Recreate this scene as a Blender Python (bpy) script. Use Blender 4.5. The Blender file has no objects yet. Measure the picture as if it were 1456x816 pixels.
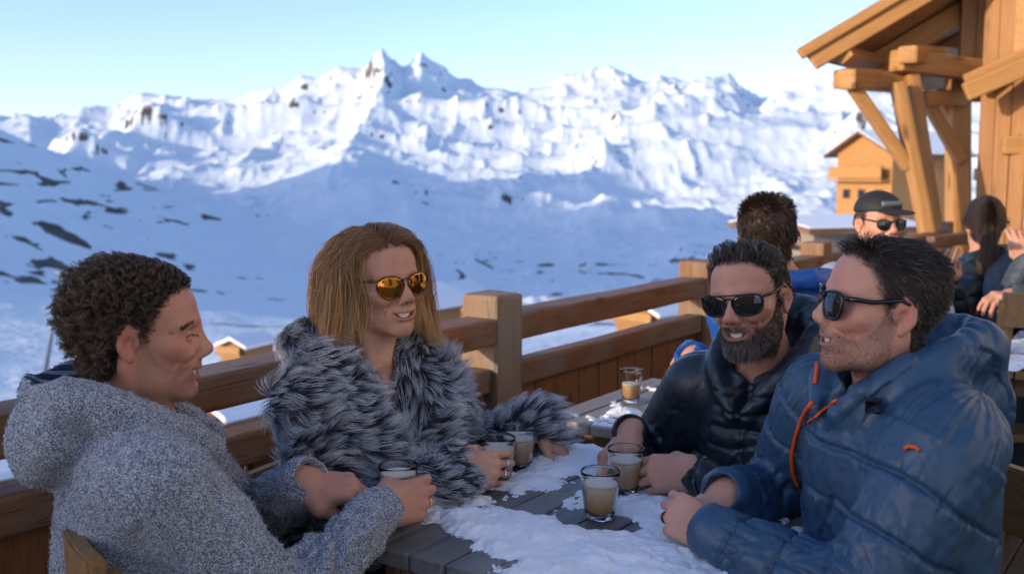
import bpy, bmesh, math, random
import numpy as np
from mathutils import Vector, Matrix

random.seed(7)
RNG = np.random.default_rng(7)
SC = bpy.context.scene
COL = SC.collection
rad = math.radians

# ------------------------------------------------------------------ camera model
CAM = np.array([0.0, 0.0, 1.42])
PITCH = rad(6.37)
FPX = 1415.0
_F = np.array([0, math.cos(PITCH), -math.sin(PITCH)])
_U = np.array([0, math.sin(PITCH), math.cos(PITCH)])
_R = np.array([1.0, 0, 0])


def at(px, py, d):
    """photograph point at a depth of d metres -> place in the world"""
    return CAM + d * (_F + (px - 728) / FPX * _R + (408 - py) / FPX * _U)


def at_z(px, py, z):
    v = _F + (px - 728) / FPX * _R + (408 - py) / FPX * _U
    return CAM + v * ((z - CAM[2]) / v[2])


def unit(v):
    v = np.asarray(v, float)
    return v / np.linalg.norm(v)


def A(*v):
    return np.array(v, float)


# ------------------------------------------------------------------ noise
_LAT = RNG.random((32, 32, 32)).astype(np.float32) * 2 - 1


def vnoise(P):
    P = np.asarray(P, np.float64)
    i = np.floor(P).astype(np.int64)
    f = P - i
    f = f * f * f * (f * (f * 6 - 15) + 10)
    i0 = i & 31
    i1 = (i + 1) & 31
    x0, y0, z0 = i0[:, 0], i0[:, 1], i0[:, 2]
    x1, y1, z1 = i1[:, 0], i1[:, 1], i1[:, 2]
    fx, fy, fz = f[:, 0], f[:, 1], f[:, 2]
    L = _LAT
    a = L[x0, y0, z0] * (1 - fx) + L[x1, y0, z0] * fx
    b = L[x0, y1, z0] * (1 - fx) + L[x1, y1, z0] * fx
    c = L[x0, y0, z1] * (1 - fx) + L[x1, y0, z1] * fx
    d = L[x0, y1, z1] * (1 - fx) + L[x1, y1, z1] * fx
    return (a * (1 - fy) + b * fy) * (1 - fz) + (c * (1 - fy) + d * fy) * fz


def fbm(P, octaves=4, gain=0.5):
    s, a = 0, 1.0
    P = np.asarray(P, float)
    for o in range(octaves):
        s = s + a * vnoise(P + 17.3 * o)
        P = P * 2.03
        a *= gain
    return s


def ridged(P, octaves=5, gain=0.5):
    s, a, w = 0, 1.0, 1.0
    P = np.asarray(P, float)
    for o in range(octaves):
        n = 1 - np.abs(vnoise(P + 11.7 * o)) * 1.6
        n = n * n * w
        w = np.clip(n * 1.6, 0, 1)
        s = s + a * n
        P = P * 2.07
        a *= gain
    return s


def sstep(x, a, b):
    t = np.clip((x - a) / (b - a), 0, 1)
    return t * t * (3 - 2 * t)


# ------------------------------------------------------------------ sculpting with distance fields
class Sculpt:
    def __init__(s):
        s.p = []
        s.setframe(np.eye(3), np.zeros(3), 1.0)

    def setframe(s, R, t, sc=1.0):
        s.R, s.t, s.sc = np.asarray(R, float), np.asarray(t, float), sc

    def w(s, c):
        return s.t + s.R @ (np.asarray(c, float) * s.sc)

    def _add(s, fn, c, r, k, op):
        s.p.append((fn, c, r, max(k * s.sc, 1e-5), op))

    def cap(s, a, b, ra, rb=None, k=.01, op=1):
        a, b = s.w(a), s.w(b)
        ra = ra * s.sc
        rb = ra if rb is None else rb * s.sc
        ab = b - a
        L2 = max(ab @ ab, 1e-12)

        def fn(P):
            q = P - a
            t = np.clip(q @ ab / L2, 0, 1)
            q = q - t[:, None] * ab
            return np.sqrt(np.einsum('ij,ij->i', q, q)) - (ra + (rb - ra) * t)
        s._add(fn, (a + b) / 2, math.sqrt(L2) / 2 + max(ra, rb), k, op)

    def sph(s, c, r, k=.01, op=1):
        s.ell(c, (r, r, r), k, op)

    def ell(s, c, r, k=.01, op=1, rot=None):
        cw = s.w(c)
        r = np.asarray(r, float) * s.sc
        R = s.R
        if rot is not None:
            R = R @ np.array(Matrix.Rotation(rad(rot[2]), 3, 'Z') @ Matrix.Rotation(rad(rot[1]), 3, 'Y') @ Matrix.Rotation(rad(rot[0]), 3, 'X'))

        def fn(P):
            q = (P - cw) @ R
            q1 = q / r
            k0 = np.sqrt(np.einsum('ij,ij->i', q1, q1))
            q2 = q1 / r
            k1 = np.sqrt(np.einsum('ij,ij->i', q2, q2)) + 1e-9
            return np.where(k0 < .2, -r.min() * (1 - k0), k0 * (k0 - 1) / k1)
        s._add(fn, cw, r.max(), k, op)

    def box(s, c, h, rnd, k=.01, op=1, rot=None):
        cw = s.w(c)
        h = np.asarray(h, float) * s.sc - rnd * s.sc
        rr = rnd * s.sc
        R = s.R
        if rot is not None:
            R = R @ np.array(Matrix.Rotation(rad(rot[2]), 3, 'Z') @ Matrix.Rotation(rad(rot[1]), 3, 'Y') @ Matrix.Rotation(rad(rot[0]), 3, 'X'))

        def fn(P):
            q = np.abs((P - cw) @ R) - h
            return np.linalg.norm(np.maximum(q, 0), axis=1) + np.minimum(q.max(1), 0) - rr
        s._add(fn, cw, np.linalg.norm(h) + rr, k, op)

    def chain(s, pts, r, k=.006, op=1):
        n = len(pts)
        r = list(r) if hasattr(r, '__len__') else [r] * n
        W = [s.w(p) for p in pts]
        r = [x * s.sc for x in r]

        def fn(P):
            best = None
            for i in range(n - 1):
                a, ab = W[i], W[i + 1] - W[i]
                q = P - a
                t = np.clip(q @ ab / max(ab @ ab, 1e-12), 0, 1)
                q = q - t[:, None] * ab
                d = np.sqrt(np.einsum('ij,ij->i', q, q)) - (r[i] + (r[i + 1] - r[i]) * t)
                best = d if best is None else np.minimum(best, d)
            return best
        c = (np.min(W, 0) + np.max(W, 0)) / 2
        s._add(fn, c, max(np.linalg.norm(w - c) for w in W) + max(r), k, op)

    def eval(s, P, act=None):
        d = np.full(len(P), 1.0)
        for (fn, c, r, k, op) in (s.p if act is None else act):
            b = fn(P)
            if op > 0:
                h = np.maximum(k - np.abs(d - b), 0) / k
                d = np.minimum(d, b) - h * h * k * .25
            else:
                h = np.maximum(k - np.abs(d + b), 0) / k
                d = np.maximum(d, -b) + h * h * k * .25
        return d

    def grad(s, P, e=.002):
        g = np.stack([s.eval(P + A(e, 0, 0)) - s.eval(P - A(e, 0, 0)),
                      s.eval(P + A(0, e, 0)) - s.eval(P - A(0, e, 0)),
                      s.eval(P + A(0, 0, e)) - s.eval(P - A(0, 0, e))], 1)
        return g / (np.linalg.norm(g, axis=1)[:, None] + 1e-9)

    def mesh(s, vox, B=14, cut=None):
        """surface net of the field; cut(P) may add a clipping field"""
        lo = np.min([c - r for (f, c, r, k, op) in s.p if op > 0], 0) - 2 * vox
        hi = np.max([c + r for (f, c, r, k, op) in s.p if op > 0], 0) + 2 * vox
        nb = np.ceil((hi - lo) / (vox * B)).astype(int)
        NX, NY, NZ = [int(x) for x in nb * B + 2]
        bi = np.stack(np.meshgrid(*[np.arange(n) for n in nb], indexing='ij'), -1).reshape(-1, 3)
        bc = lo + (bi + .5) * vox * B
        hd = .87 * B * vox
        d0 = s.eval(bc)
        keep = np.abs(d0) < hd * 1.45 + .006
        PC = np.array([c for (f, c, r, k, op) in s.p])
        PR = np.array([r + k for (f, c, r, k, op) in s.p])
        g = np.arange(B + 1)
        corner = np.stack(np.meshgrid(g, g, g, indexing='ij'), -1).reshape(-1, 3)
        cellofs = np.array([[i, j, k] for i in (0, 1) for j in (0, 1) for k in (0, 1)])
        E = [(a, b) for a in range(8) for b in range(a + 1, 8) if np.abs(cellofs[a] - cellofs[b]).sum() == 1]
        ea = np.array([e[0] for e in E]); eb = np.array([e[1] for e in E])
        keys, poss, quads = [], [], []

        def key(c):
            return (c[..., 0] * NY + c[..., 1]) * NZ + c[..., 2]
        for b, c in zip(bi[keep], bc[keep]):
            ds = np.linalg.norm(PC - c, axis=1) - PR
            act = [s.p[i] for i in np.nonzero(ds < hd + .3 * PR)[0]]
            if not act:
                continue
            o = b * B
            P = lo + vox * (corner + o)
            D = s.eval(P, act)
            if cut is not None:
                D = np.maximum(D, cut(P))
            if D.min() > 0 or D.max() < 0:
                continue
            D = D.reshape(B + 1, B + 1, B + 1)
            S = D < 0
            cs = np.stack([D[i:B + i, j:B + j, k:B + k] for i, j, k in cellofs], -1)
            sg = (cs < 0).sum(-1)
            m = (sg > 0) & (sg < 8)
            ci = np.argwhere(m)
            v = cs[m]
            va, vb = v[:, ea], v[:, eb]
            cr = (va < 0) != (vb < 0)
            t = np.where(cr, va / np.where(cr, va - vb, 1), 0)
            pt = cellofs[ea][None] + t[..., None] * (cellofs[eb] - cellofs[ea])[None]
            p = (pt * cr[..., None]).sum(1) / cr.sum(1)[:, None]
            V = v.reshape(-1, 2, 2, 2)
            for _ in range(2):
                x, y, z = p[:, 0], p[:, 1], p[:, 2]
                a = V[:, 0] * (1 - x)[:, None, None] + V[:, 1] * x[:, None, None]
                bb = a[:, 0] * (1 - y)[:, None] + a[:, 1] * y[:, None]
                val = bb[:, 0] * (1 - z) + bb[:, 1] * z
                gx = V[:, 1] - V[:, 0]
                gx = gx[:, 0] * (1 - y)[:, None] + gx[:, 1] * y[:, None]
                gx = gx[:, 0] * (1 - z) + gx[:, 1] * z
                gy = a[:, 1] - a[:, 0]
                gy = gy[:, 0] * (1 - z) + gy[:, 1] * z
                gz = bb[:, 1] - bb[:, 0]
                G = np.stack([gx, gy, gz], 1)
                st = val / (np.einsum('ij,ij->i', G, G) + 1e-9)
                p = np.clip(p - .7 * st[:, None] * G, 0, 1)
            keys.append(key(ci + o))
            poss.append(lo + vox * (ci + o + p))
            for ax in range(3):
                sl0 = [slice(0, B)] * 3
                sl1 = [slice(0, B)] * 3
                sl1[ax] = slice(1, B + 1)
                s0, s1 = S[tuple(sl0)], S[tuple(sl1)]
                ed = np.argwhere(s0 != s1)
                if not len(ed):
                    continue
                ins = s0[tuple(ed.T)]
                u, w = (ax + 1) % 3, (ax + 2) % 3
                cc = ed + o
                du = np.zeros(3, int); du[u] = 1
                dw = np.zeros(3, int); dw[w] = 1
                q = np.stack([key(cc - du - dw), key(cc - dw), key(cc), key(cc - du)], 1)
                q[~ins] = q[~ins][:, ::-1]
                quads.append(q)
        K = np.concatenate(keys); Pp = np.concatenate(poss); Q = np.concatenate(quads)
        od = np.argsort(K)
        K, Pp = K[od], Pp[od]
        ix = np.searchsorted(K, Q)
        ix = np.clip(ix, 0, len(K) - 1)
        ok = (K[ix] == Q).all(1)
        return Pp, ix[ok]


def vnormals(V, Q):
    a = V[Q[:, 2]] - V[Q[:, 0]]
    b = V[Q[:, 3]] - V[Q[:, 1]]
    n = np.cross(a, b)
    N = np.zeros_like(V)
    for j in range(4):
        for x in range(3):
            N[:, x] += np.bincount(Q[:, j], n[:, x], len(V))
    return N / (np.linalg.norm(N, axis=1)[:, None] + 1e-12)


def smooth_verts(V, Q, it=1, w=.5):
    e = np.concatenate([Q[:, [0, 1]], Q[:, [1, 2]], Q[:, [2, 3]], Q[:, [3, 0]]])
    cnt = np.bincount(e[:, 0], minlength=len(V)) + np.bincount(e[:, 1], minlength=len(V))
    for _ in range(it):
        M = np.zeros_like(V)
        for x in range(3):
            M[:, x] = np.bincount(e[:, 0], V[e[:, 1], x], len(V)) + np.bincount(e[:, 1], V[e[:, 0], x], len(V))
        V = V * (1 - w) + w * M / np.maximum(cnt, 1)[:, None]
    return V


# ------------------------------------------------------------------ objects
def link(name, data, mat=None, parent=None, loc=None):
    o = bpy.data.objects.new(name, data)
    COL.objects.link(o)
    if mat is not None:
        for m in (mat if isinstance(mat, (list, tuple)) else [mat]):
            data.materials.append(m)
    if parent is not None:
        o.parent = parent
    if loc is not None:
        o.location = loc
    return o


def world_loc(o):
    t = np.zeros(3)
    while o is not None:
        t = t + np.array(o.location)
        o = o.parent
    return t


def np_mesh(name, V, Q, mat=None, parent=None, smooth=True, attrs=None):
    """world-space vertices and faces (quads or tris as one array) -> object whose origin sits at its parent"""
    V = np.asarray(V, float)
    if parent is not None:
        V = V - world_loc(parent)
    me = bpy.data.meshes.new(name)
    Q = np.asarray(Q)
    n, k = Q.shape
    me.vertices.add(len(V))
    me.vertices.foreach_set('co', V.astype(np.float32).ravel())
    me.loops.add(n * k)
    me.loops.foreach_set('vertex_index', Q.astype(np.int32).ravel())
    me.polygons.add(n)
    me.polygons.foreach_set('loop_start', np.arange(0, n * k, k, dtype=np.int32))
    me.update(calc_edges=True)
    if smooth:
        me.polygons.foreach_set('use_smooth', np.ones(n, bool))
    for a, v in (attrs or {}).items():
        at_ = me.attributes.new(a, 'FLOAT', 'POINT')
        at_.data.foreach_set('value', np.asarray(v, np.float32))
    return link(name, me, mat, parent)


def strands(name, P, r0, r1, mat, parent):
    """P: (n, m, 3) world points"""
    n, m = P.shape[:2]
    P = P - world_loc(parent)
    cu = bpy.data.hair_curves.new(name)
    cu.add_curves([m] * n)
    cu.points.foreach_set('position', P.astype(np.float32).ravel())
    t = np.linspace(0, 1, m)
    R = np.tile(r0 + (r1 - r0) * t ** 1.5, n)
    cu.points.foreach_set('radius', R.astype(np.float32))
    return link(name, cu, mat, parent)


def thing(name, label, cat, loc=(0, 0, 0), group=None):
    o = bpy.data.objects.new(name, None)
    COL.objects.link(o)
    o.location = [float(x) for x in loc]
    o.empty_display_size = .1
    o['label'] = label
    o['category'] = cat
    if group:
        o['group'] = group
    return o


def tag(o, label=None, cat=None, group=None, kind=None):
    for k, v in (('label', label), ('category', cat), ('group', group), ('kind', kind)):
        if v:
            o[k] = v
    return o


class MB:
    """collects shapes into one mesh (world coordinates)"""
    def __init__(s):
        s.bm = bmesh.new()

    def box(s, c, size, R=None, bev=0.0, jit=0.0):
        r = bmesh.ops.create_cube(s.bm, size=1)
        vs = r['verts']
        R = Matrix.Identity(3) if R is None else Matrix([list(map(float, x)) for x in np.asarray(R)])
        for v in vs:
            q = Vector((v.co.x * size[0], v.co.y * size[1], v.co.z * size[2]))
            if jit:
                q += Vector([random.uniform(-jit, jit) for _ in range(3)])
            v.co = R @ q + Vector([float(x) for x in c])
        if bev:
            es = list({e for v in vs for e in v.link_edges})
            bmesh.ops.bevel(s.bm, geom=es, offset=bev, segments=2, affect='EDGES', profile=.6)
        return s

    def beam(s, a, b, w, h, up=(0, 0, 1), bev=0.0, jit=0.0):
        """box timber from a to b; w across, h along up"""
        a, b = np.asarray(a, float), np.asarray(b, float)
        y = unit(b - a)
        up = np.asarray(up, float)
        if abs(y @ unit(up)) > .98:
            up = A(1, 0, 0)
        x = unit(np.cross(y, up))
        z = np.cross(x, y)
        s.box((a + b) / 2, (w, np.linalg.norm(b - a), h), np.stack([x, y, z], 1), bev, jit)
        return s

    def tube(s, pts, r, n=10, caps=True, closed=False):
        pts = [np.asarray(p, float) for p in pts]
        m = len(pts)
        rs = list(r) if hasattr(r, '__len__') else [r] * m
        prev = None
        rings = []
        for i in range(m):
            if closed:
                d = unit(pts[(i + 1) % m] - pts[i - 1])
            else:
                d = unit(pts[min(i + 1, m - 1)] - pts[max(i - 1, 0)])
            if prev is None:
                prev = unit(np.cross(d, A(0, 0, 1) if abs(d[2]) < .9 else A(1, 0, 0)))
            x = unit(prev - d * (prev @ d))
            prev = x
            y = np.cross(d, x)
            rings.append([s.bm.verts.new(pts[i] + rs[i] * (math.cos(2 * math.pi * j / n) * x + math.sin(2 * math.pi * j / n) * y)) for j in range(n)])
        for i in range(m if closed else m - 1):
            p, q = rings[i], rings[(i + 1) % m]
            for j in range(n):
                s.bm.faces.new((p[j], p[(j + 1) % n], q[(j + 1) % n], q[j]))
        if caps and not closed:
            s.bm.faces.new(rings[0][::-1])
            s.bm.faces.new(rings[-1])
        return s

    def lathe(s, c, prof, n=40, ax=None):
        """prof: list of (radius, height); closed where radius is 0"""
        c = np.asarray(c, float)
        rings = []
        for (r, h) in prof:
            if r < 1e-6:
                rings.append([s.bm.verts.new(c + A(0, 0, h))])
            else:
                rings.append([s.bm.verts.new(c + A(r * math.cos(2 * math.pi * j / n), r * math.sin(2 * math.pi * j / n), h)) for j in range(n)])
        for p, q in zip(rings[:-1], rings[1:]):
            for j in range(n):
                a, b = p[j % len(p)], p[(j + 1) % len(p)]
                d, e = q[j % len(q)], q[(j + 1) % len(q)]
                f = [a]
                for v in (b, e, d):
                    if v not in f:
                        f.append(v)
                if len(f) > 2:
                    s.bm.faces.new(f)
        return s

    def poly(s, pts, th, n):
        """flat polygon of world points extruded by th along n"""
        n = np.asarray(n, float) * th
        a = [s.bm.verts.new(np.asarray(p, float)) for p in pts]
        b = [s.bm.verts.new(np.asarray(p, float) + n) for p in pts]
        s.bm.faces.new(a[::-1])
        s.bm.faces.new(b)
        m = len(pts)
        for i in range(m):
            s.bm.faces.new((a[i], a[(i + 1) % m], b[(i + 1) % m], b[i]))
        return s

    def build(s, name, mat, parent=None, smooth=False):
        t = world_loc(parent) if parent is not None else np.zeros(3)
        bmesh.ops.recalc_face_normals(s.bm, faces=s.bm.faces)
        for v in s.bm.verts:
            v.co -= Vector(t)
        me = bpy.data.meshes.new(name)
        s.bm.to_mesh(me)
        s.bm.free()
        if smooth:
            me.polygons.foreach_set('use_smooth', np.ones(len(me.polygons), bool))
        return link(name, me, mat, parent)


def rebase(o):
    """give a top-level single-mesh object an origin at its own base"""
    me = o.data
    co = np.zeros(len(me.vertices) * 3, np.float32)
    me.vertices.foreach_get('co', co)
    co = co.reshape(-1, 3)
    c = (co.min(0) + co.max(0)) / 2
    c[2] = co[:, 2].min()
    me.vertices.foreach_set('co', (co - c).ravel())
    me.update()
    o.location = [float(x) for x in c]
    return o


# ------------------------------------------------------------------ materials
class Mat:
    def __init__(s, name):
        s.m = bpy.data.materials.new(name)
        s.m.use_nodes = True
        s.t = s.m.node_tree
        s.n = s.t.nodes
        s.b = s.n['Principled BSDF']

    def node(s, kind, **kw):
        nd = s.n.new('ShaderNode' + kind)
        ins = kw.pop('ins', {})
        for k, v in kw.items():
            setattr(nd, k, v)
        for k, v in ins.items():
            s.set(nd.inputs[k], v)
        return nd

    def set(s, inp, v):
        if hasattr(v, 'is_output') or isinstance(v, bpy.types.NodeSocket):
            s.t.links.new(v, inp)
        elif isinstance(v, (tuple, list)) and len(v) == 3 and inp.type == 'RGBA':
            inp.default_value = (*v, 1)
        else:
            inp.default_value = v

    def P(s, **kw):
        for k, v in kw.items():
            s.set(s.b.inputs[k.replace('_', ' ')], v)
        return s

    def coord(s, scale=(1, 1, 1), which='Object', rot=(0, 0, 0)):
        tc = s.node('TexCoord')
        mp = s.node('Mapping', ins={'Vector': tc.outputs[which], 'Scale': scale, 'Rotation': rot})
        return mp.outputs[0]

    def noise(s, vec, scale, detail=4, rough=.55, dist=0.0):
        return s.node('TexNoise', ins={'Vector': vec, 'Scale': scale, 'Detail': detail, 'Roughness': rough, 'Distortion': dist}).outputs['Fac']

    def voro(s, vec, scale, feature='F1', out='Distance', rnd=1.0):
        return s.node('TexVoronoi', feature=feature, ins={'Vector': vec, 'Scale': scale, 'Randomness': rnd}).outputs[out]

    def ramp(s, fac, stops, interp='LINEAR'):
        r = s.node('ValToRGB', ins={'Fac': fac})
        r.color_ramp.interpolation = interp
        e = r.color_ramp.elements
        while len(e) < len(stops):
            e.new(.5)
        for el, (p, c) in zip(e, stops):
            el.position = p
            el.color = (*c, 1) if len(c) == 3 else c
        return r.outputs[0]

    def fr(s, fac, a, b, c=0.0, d=1.0):
        return s.node('MapRange', ins={0: fac, 1: a, 2: b, 3: c, 4: d}).outputs[0]

    def mix(s, fac, a, b, mode='MIX'):
        nd = s.node('Mix', data_type='RGBA', blend_type=mode)
        s.set(nd.inputs[0], fac)
        s.set(nd.inputs[6], a)
        s.set(nd.inputs[7], b)
        return nd.outputs[2]

    def math(s, op, a, b=0.0):
        nd = s.node('Math', operation=op)
        s.set(nd.inputs[0], a)
        s.set(nd.inputs[1], b)
        return nd.outputs[0]

    def attr(s, name):
        return s.node('Attribute', attribute_name=name).outputs['Fac']

    def bump(s, h, strength=.3, dist=.01, prev=None):
        nd = s.node('Bump', ins={'Height': h, 'Strength': strength, 'Distance': dist})
        if prev is not None:
            s.set(nd.inputs['Normal'], prev)
        s.set(s.b.inputs['Normal'], nd.outputs[0])
        return nd.outputs[0]


def wood(name, c1, c2, axis='Y', scale=1.0, rough=.6, grey=None, rotz=0.0, knots=True, cracks=.45):
    """grain runs along the named axis of the object's own space, turned by rotz"""
    M = Mat(name)
    tc = M.node('TexCoord')
    oi = M.node('ObjectInfo')
    ofs = M.node('VectorMath', operation='SCALE', ins={0: (7.3, 5.1, 9.7)})
    M.set(ofs.inputs['Scale'], oi.outputs['Random'])
    va = M.node('VectorMath', operation='ADD', ins={0: tc.outputs['Object'], 1: ofs.outputs[0]})
    rt = M.node('Mapping', ins={'Vector': va.outputs[0], 'Rotation': (0, 0, -rotz)}).outputs[0]
    sc = {'X': (1.2, 14, 14), 'Y': (14, 1.2, 14), 'Z': (14, 14, 1.2)}[axis]
    v = M.node('Mapping', ins={'Vector': rt, 'Scale': tuple(scale * x for x in sc)}).outputs[0]
    n1 = M.noise(v, 1.6, 6, .6, 1.2)
    n2 = M.noise(v, 7, 5, .7, .5)
    n3 = M.noise(rt, 3.5 * scale, 3, .5)
    f = M.math('ADD', M.math('MULTIPLY', n1, .6), M.math('MULTIPLY', n2, .4))
    col = M.ramp(f, [(.3, c2), (.5, tuple((a + b) / 2 for a, b in zip(c1, c2))), (.7, c1)])
    if grey is not None:
        col = M.mix(M.fr(n3, .38, .66, 0, .85), col, grey)
    if knots:
        k = M.voro(M.node('Mapping', ins={'Vector': rt, 'Scale': tuple(scale * x for x in {'X': (3, 9, 9), 'Y': (9, 3, 9), 'Z': (9, 9, 3)}[axis])}).outputs[0], 1.0)
        col = M.mix(M.fr(k, .05, .16, .8, 0), col, tuple(x * .25 for x in c2))
    cr = M.noise(M.node('Mapping', ins={'Vector': rt, 'Scale': tuple(scale * x for x in {'X': (.5, 17, 17), 'Y': (17, .5, 17), 'Z': (17, 17, .5)}[axis])}).outputs[0], 2.2, 3, .5, .4)
    crack = M.fr(M.math('ABSOLUTE', M.math('SUBTRACT', cr, .5)), 0, .018, 1, 0)
    col = M.mix(M.math('MULTIPLY', crack, cracks), col, tuple(x * .2 for x in c2))
    M.P(Base_Color=col, Roughness=M.fr(n2, .3, .7, rough - .1, rough + .15))
    h = M.math('SUBTRACT', M.math('MULTIPLY', f, .5), M.math('MULTIPLY', crack, cracks))
    M.bump(h, .45, .004)
    return M.m


def timber(name, a, b, w, h, mat, parent=None, up=(0, 0, 1), bev=.006, jit=0.0, wav=0.0):
    """one squared timber from a to b as its own object; its own Y axis runs along the grain"""
    a, b = np.asarray(a, float), np.asarray(b, float)
    y = unit(b - a)
    up = np.asarray(up, float)
    if abs(y @ unit(up)) > .98:
        up = A(1, 0, 0) if abs(y[0]) < .9 else A(0, 1, 0)
    x = unit(np.cross(y, up))
    z = np.cross(x, y)
    L = np.linalg.norm(b - a)
    bm = bmesh.new()
    bmesh.ops.create_cube(bm, size=1)
    for v in bm.verts:
        v.co = Vector((v.co.x * w, v.co.y * L, v.co.z * h)) + Vector([random.uniform(-jit, jit) for _ in range(3)])
    if bev:
        bmesh.ops.bevel(bm, geom=list(bm.edges), offset=min(bev, w * .3, h * .3), segments=2, affect='EDGES', profile=.6)
    if wav:
        n = max(2, int(L / .12))
        es = [e for e in bm.edges if abs((e.verts[0].co - e.verts[1].co).normalized().y) > .95 and (e.verts[0].co - e.verts[1].co).length > L * .5]
        bmesh.ops.subdivide_edges(bm, edges=es, cuts=n, use_grid_fill=True)
        ph = random.uniform(0, 9)
        for v in bm.verts:
            k = math.sin(v.co.y * 5 + ph) * .5 + math.sin(v.co.y * 11 + ph * 2) * .3
            v.co.x += wav * k
            v.co.z += wav * math.cos(v.co.y * 7 + ph) * .6
    me = bpy.data.meshes.new(name)
    bm.to_mesh(me)
    bm.free()
    o = link(name, me, mat, parent)
    c = (a + b) / 2 - (world_loc(parent) if parent is not None else 0)
    R = Matrix([list(map(float, r)) for r in np.stack([x, y, z], 1)])
    o.matrix_local = Matrix.Translation(Vector(c)) @ R.to_4x4()
    return o
# ------------------------------------------------------------------ people: heads and hands (metres; x right of the person, y forward, z up)
def frame_from(fwd, up=(0, 0, 1), roll=0.0):
    y = unit(fwd)
    x = unit(np.cross(y, np.asarray(up, float)))
    z = np.cross(x, y)
    c, s_ = math.cos(rad(roll)), math.sin(rad(roll))
    return np.stack([c * x + s_ * z, y, -s_ * x + c * z], 1)


def yaw_pitch(yaw, pitch=0.0, roll=0.0):
    """yaw: heading in degrees counter-clockwise from +X of the world; pitch up"""
    y, p = rad(yaw), rad(pitch)
    f = A(math.cos(y) * math.cos(p), math.sin(y) * math.cos(p), math.sin(p))
    return frame_from(f, roll=roll)


def ear(S, s):
    c0 = A(s * .0725, -.014, -.004)
    def e(a, b, out=0.0):
        return A(c0[0] + s * (out + .0035 - a * .38), c0[1] + a, c0[2] + b)
    S.chain([e(.010, -.004), e(.016, .008), e(.015, .021), e(.007, .0305), e(-.005, .0325), e(-.015, .027), e(-.020, .016), e(-.0195, .003), e(-.014, -.010), e(-.006, -.021)],
            [.0034, .0038, .004, .0041, .0042, .0042, .0041, .004, .004, .0044], k=.006)
    S.ell(e(.002, -.0245, .001), (.0045, .0075, .009), k=.006)
    S.ell(e(-.003, .004, -.0035), (.0065, .0165, .026), k=.007)
    S.chain([e(-.002, .024, .0005), e(-.010, .017, .001), e(-.0115, .004, .001), e(-.008, -.009, .001), e(.0, -.014, .001)], [.003, .0034, .0034, .0034, .0036], k=.004)
    S.ell(e(.002, .000, .0065), (.0095, .0088, .0120), k=.004, op=-1)
    S.ell(e(.0125, -.004, .0035), (.003, .005, .0055), k=.004)


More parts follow.
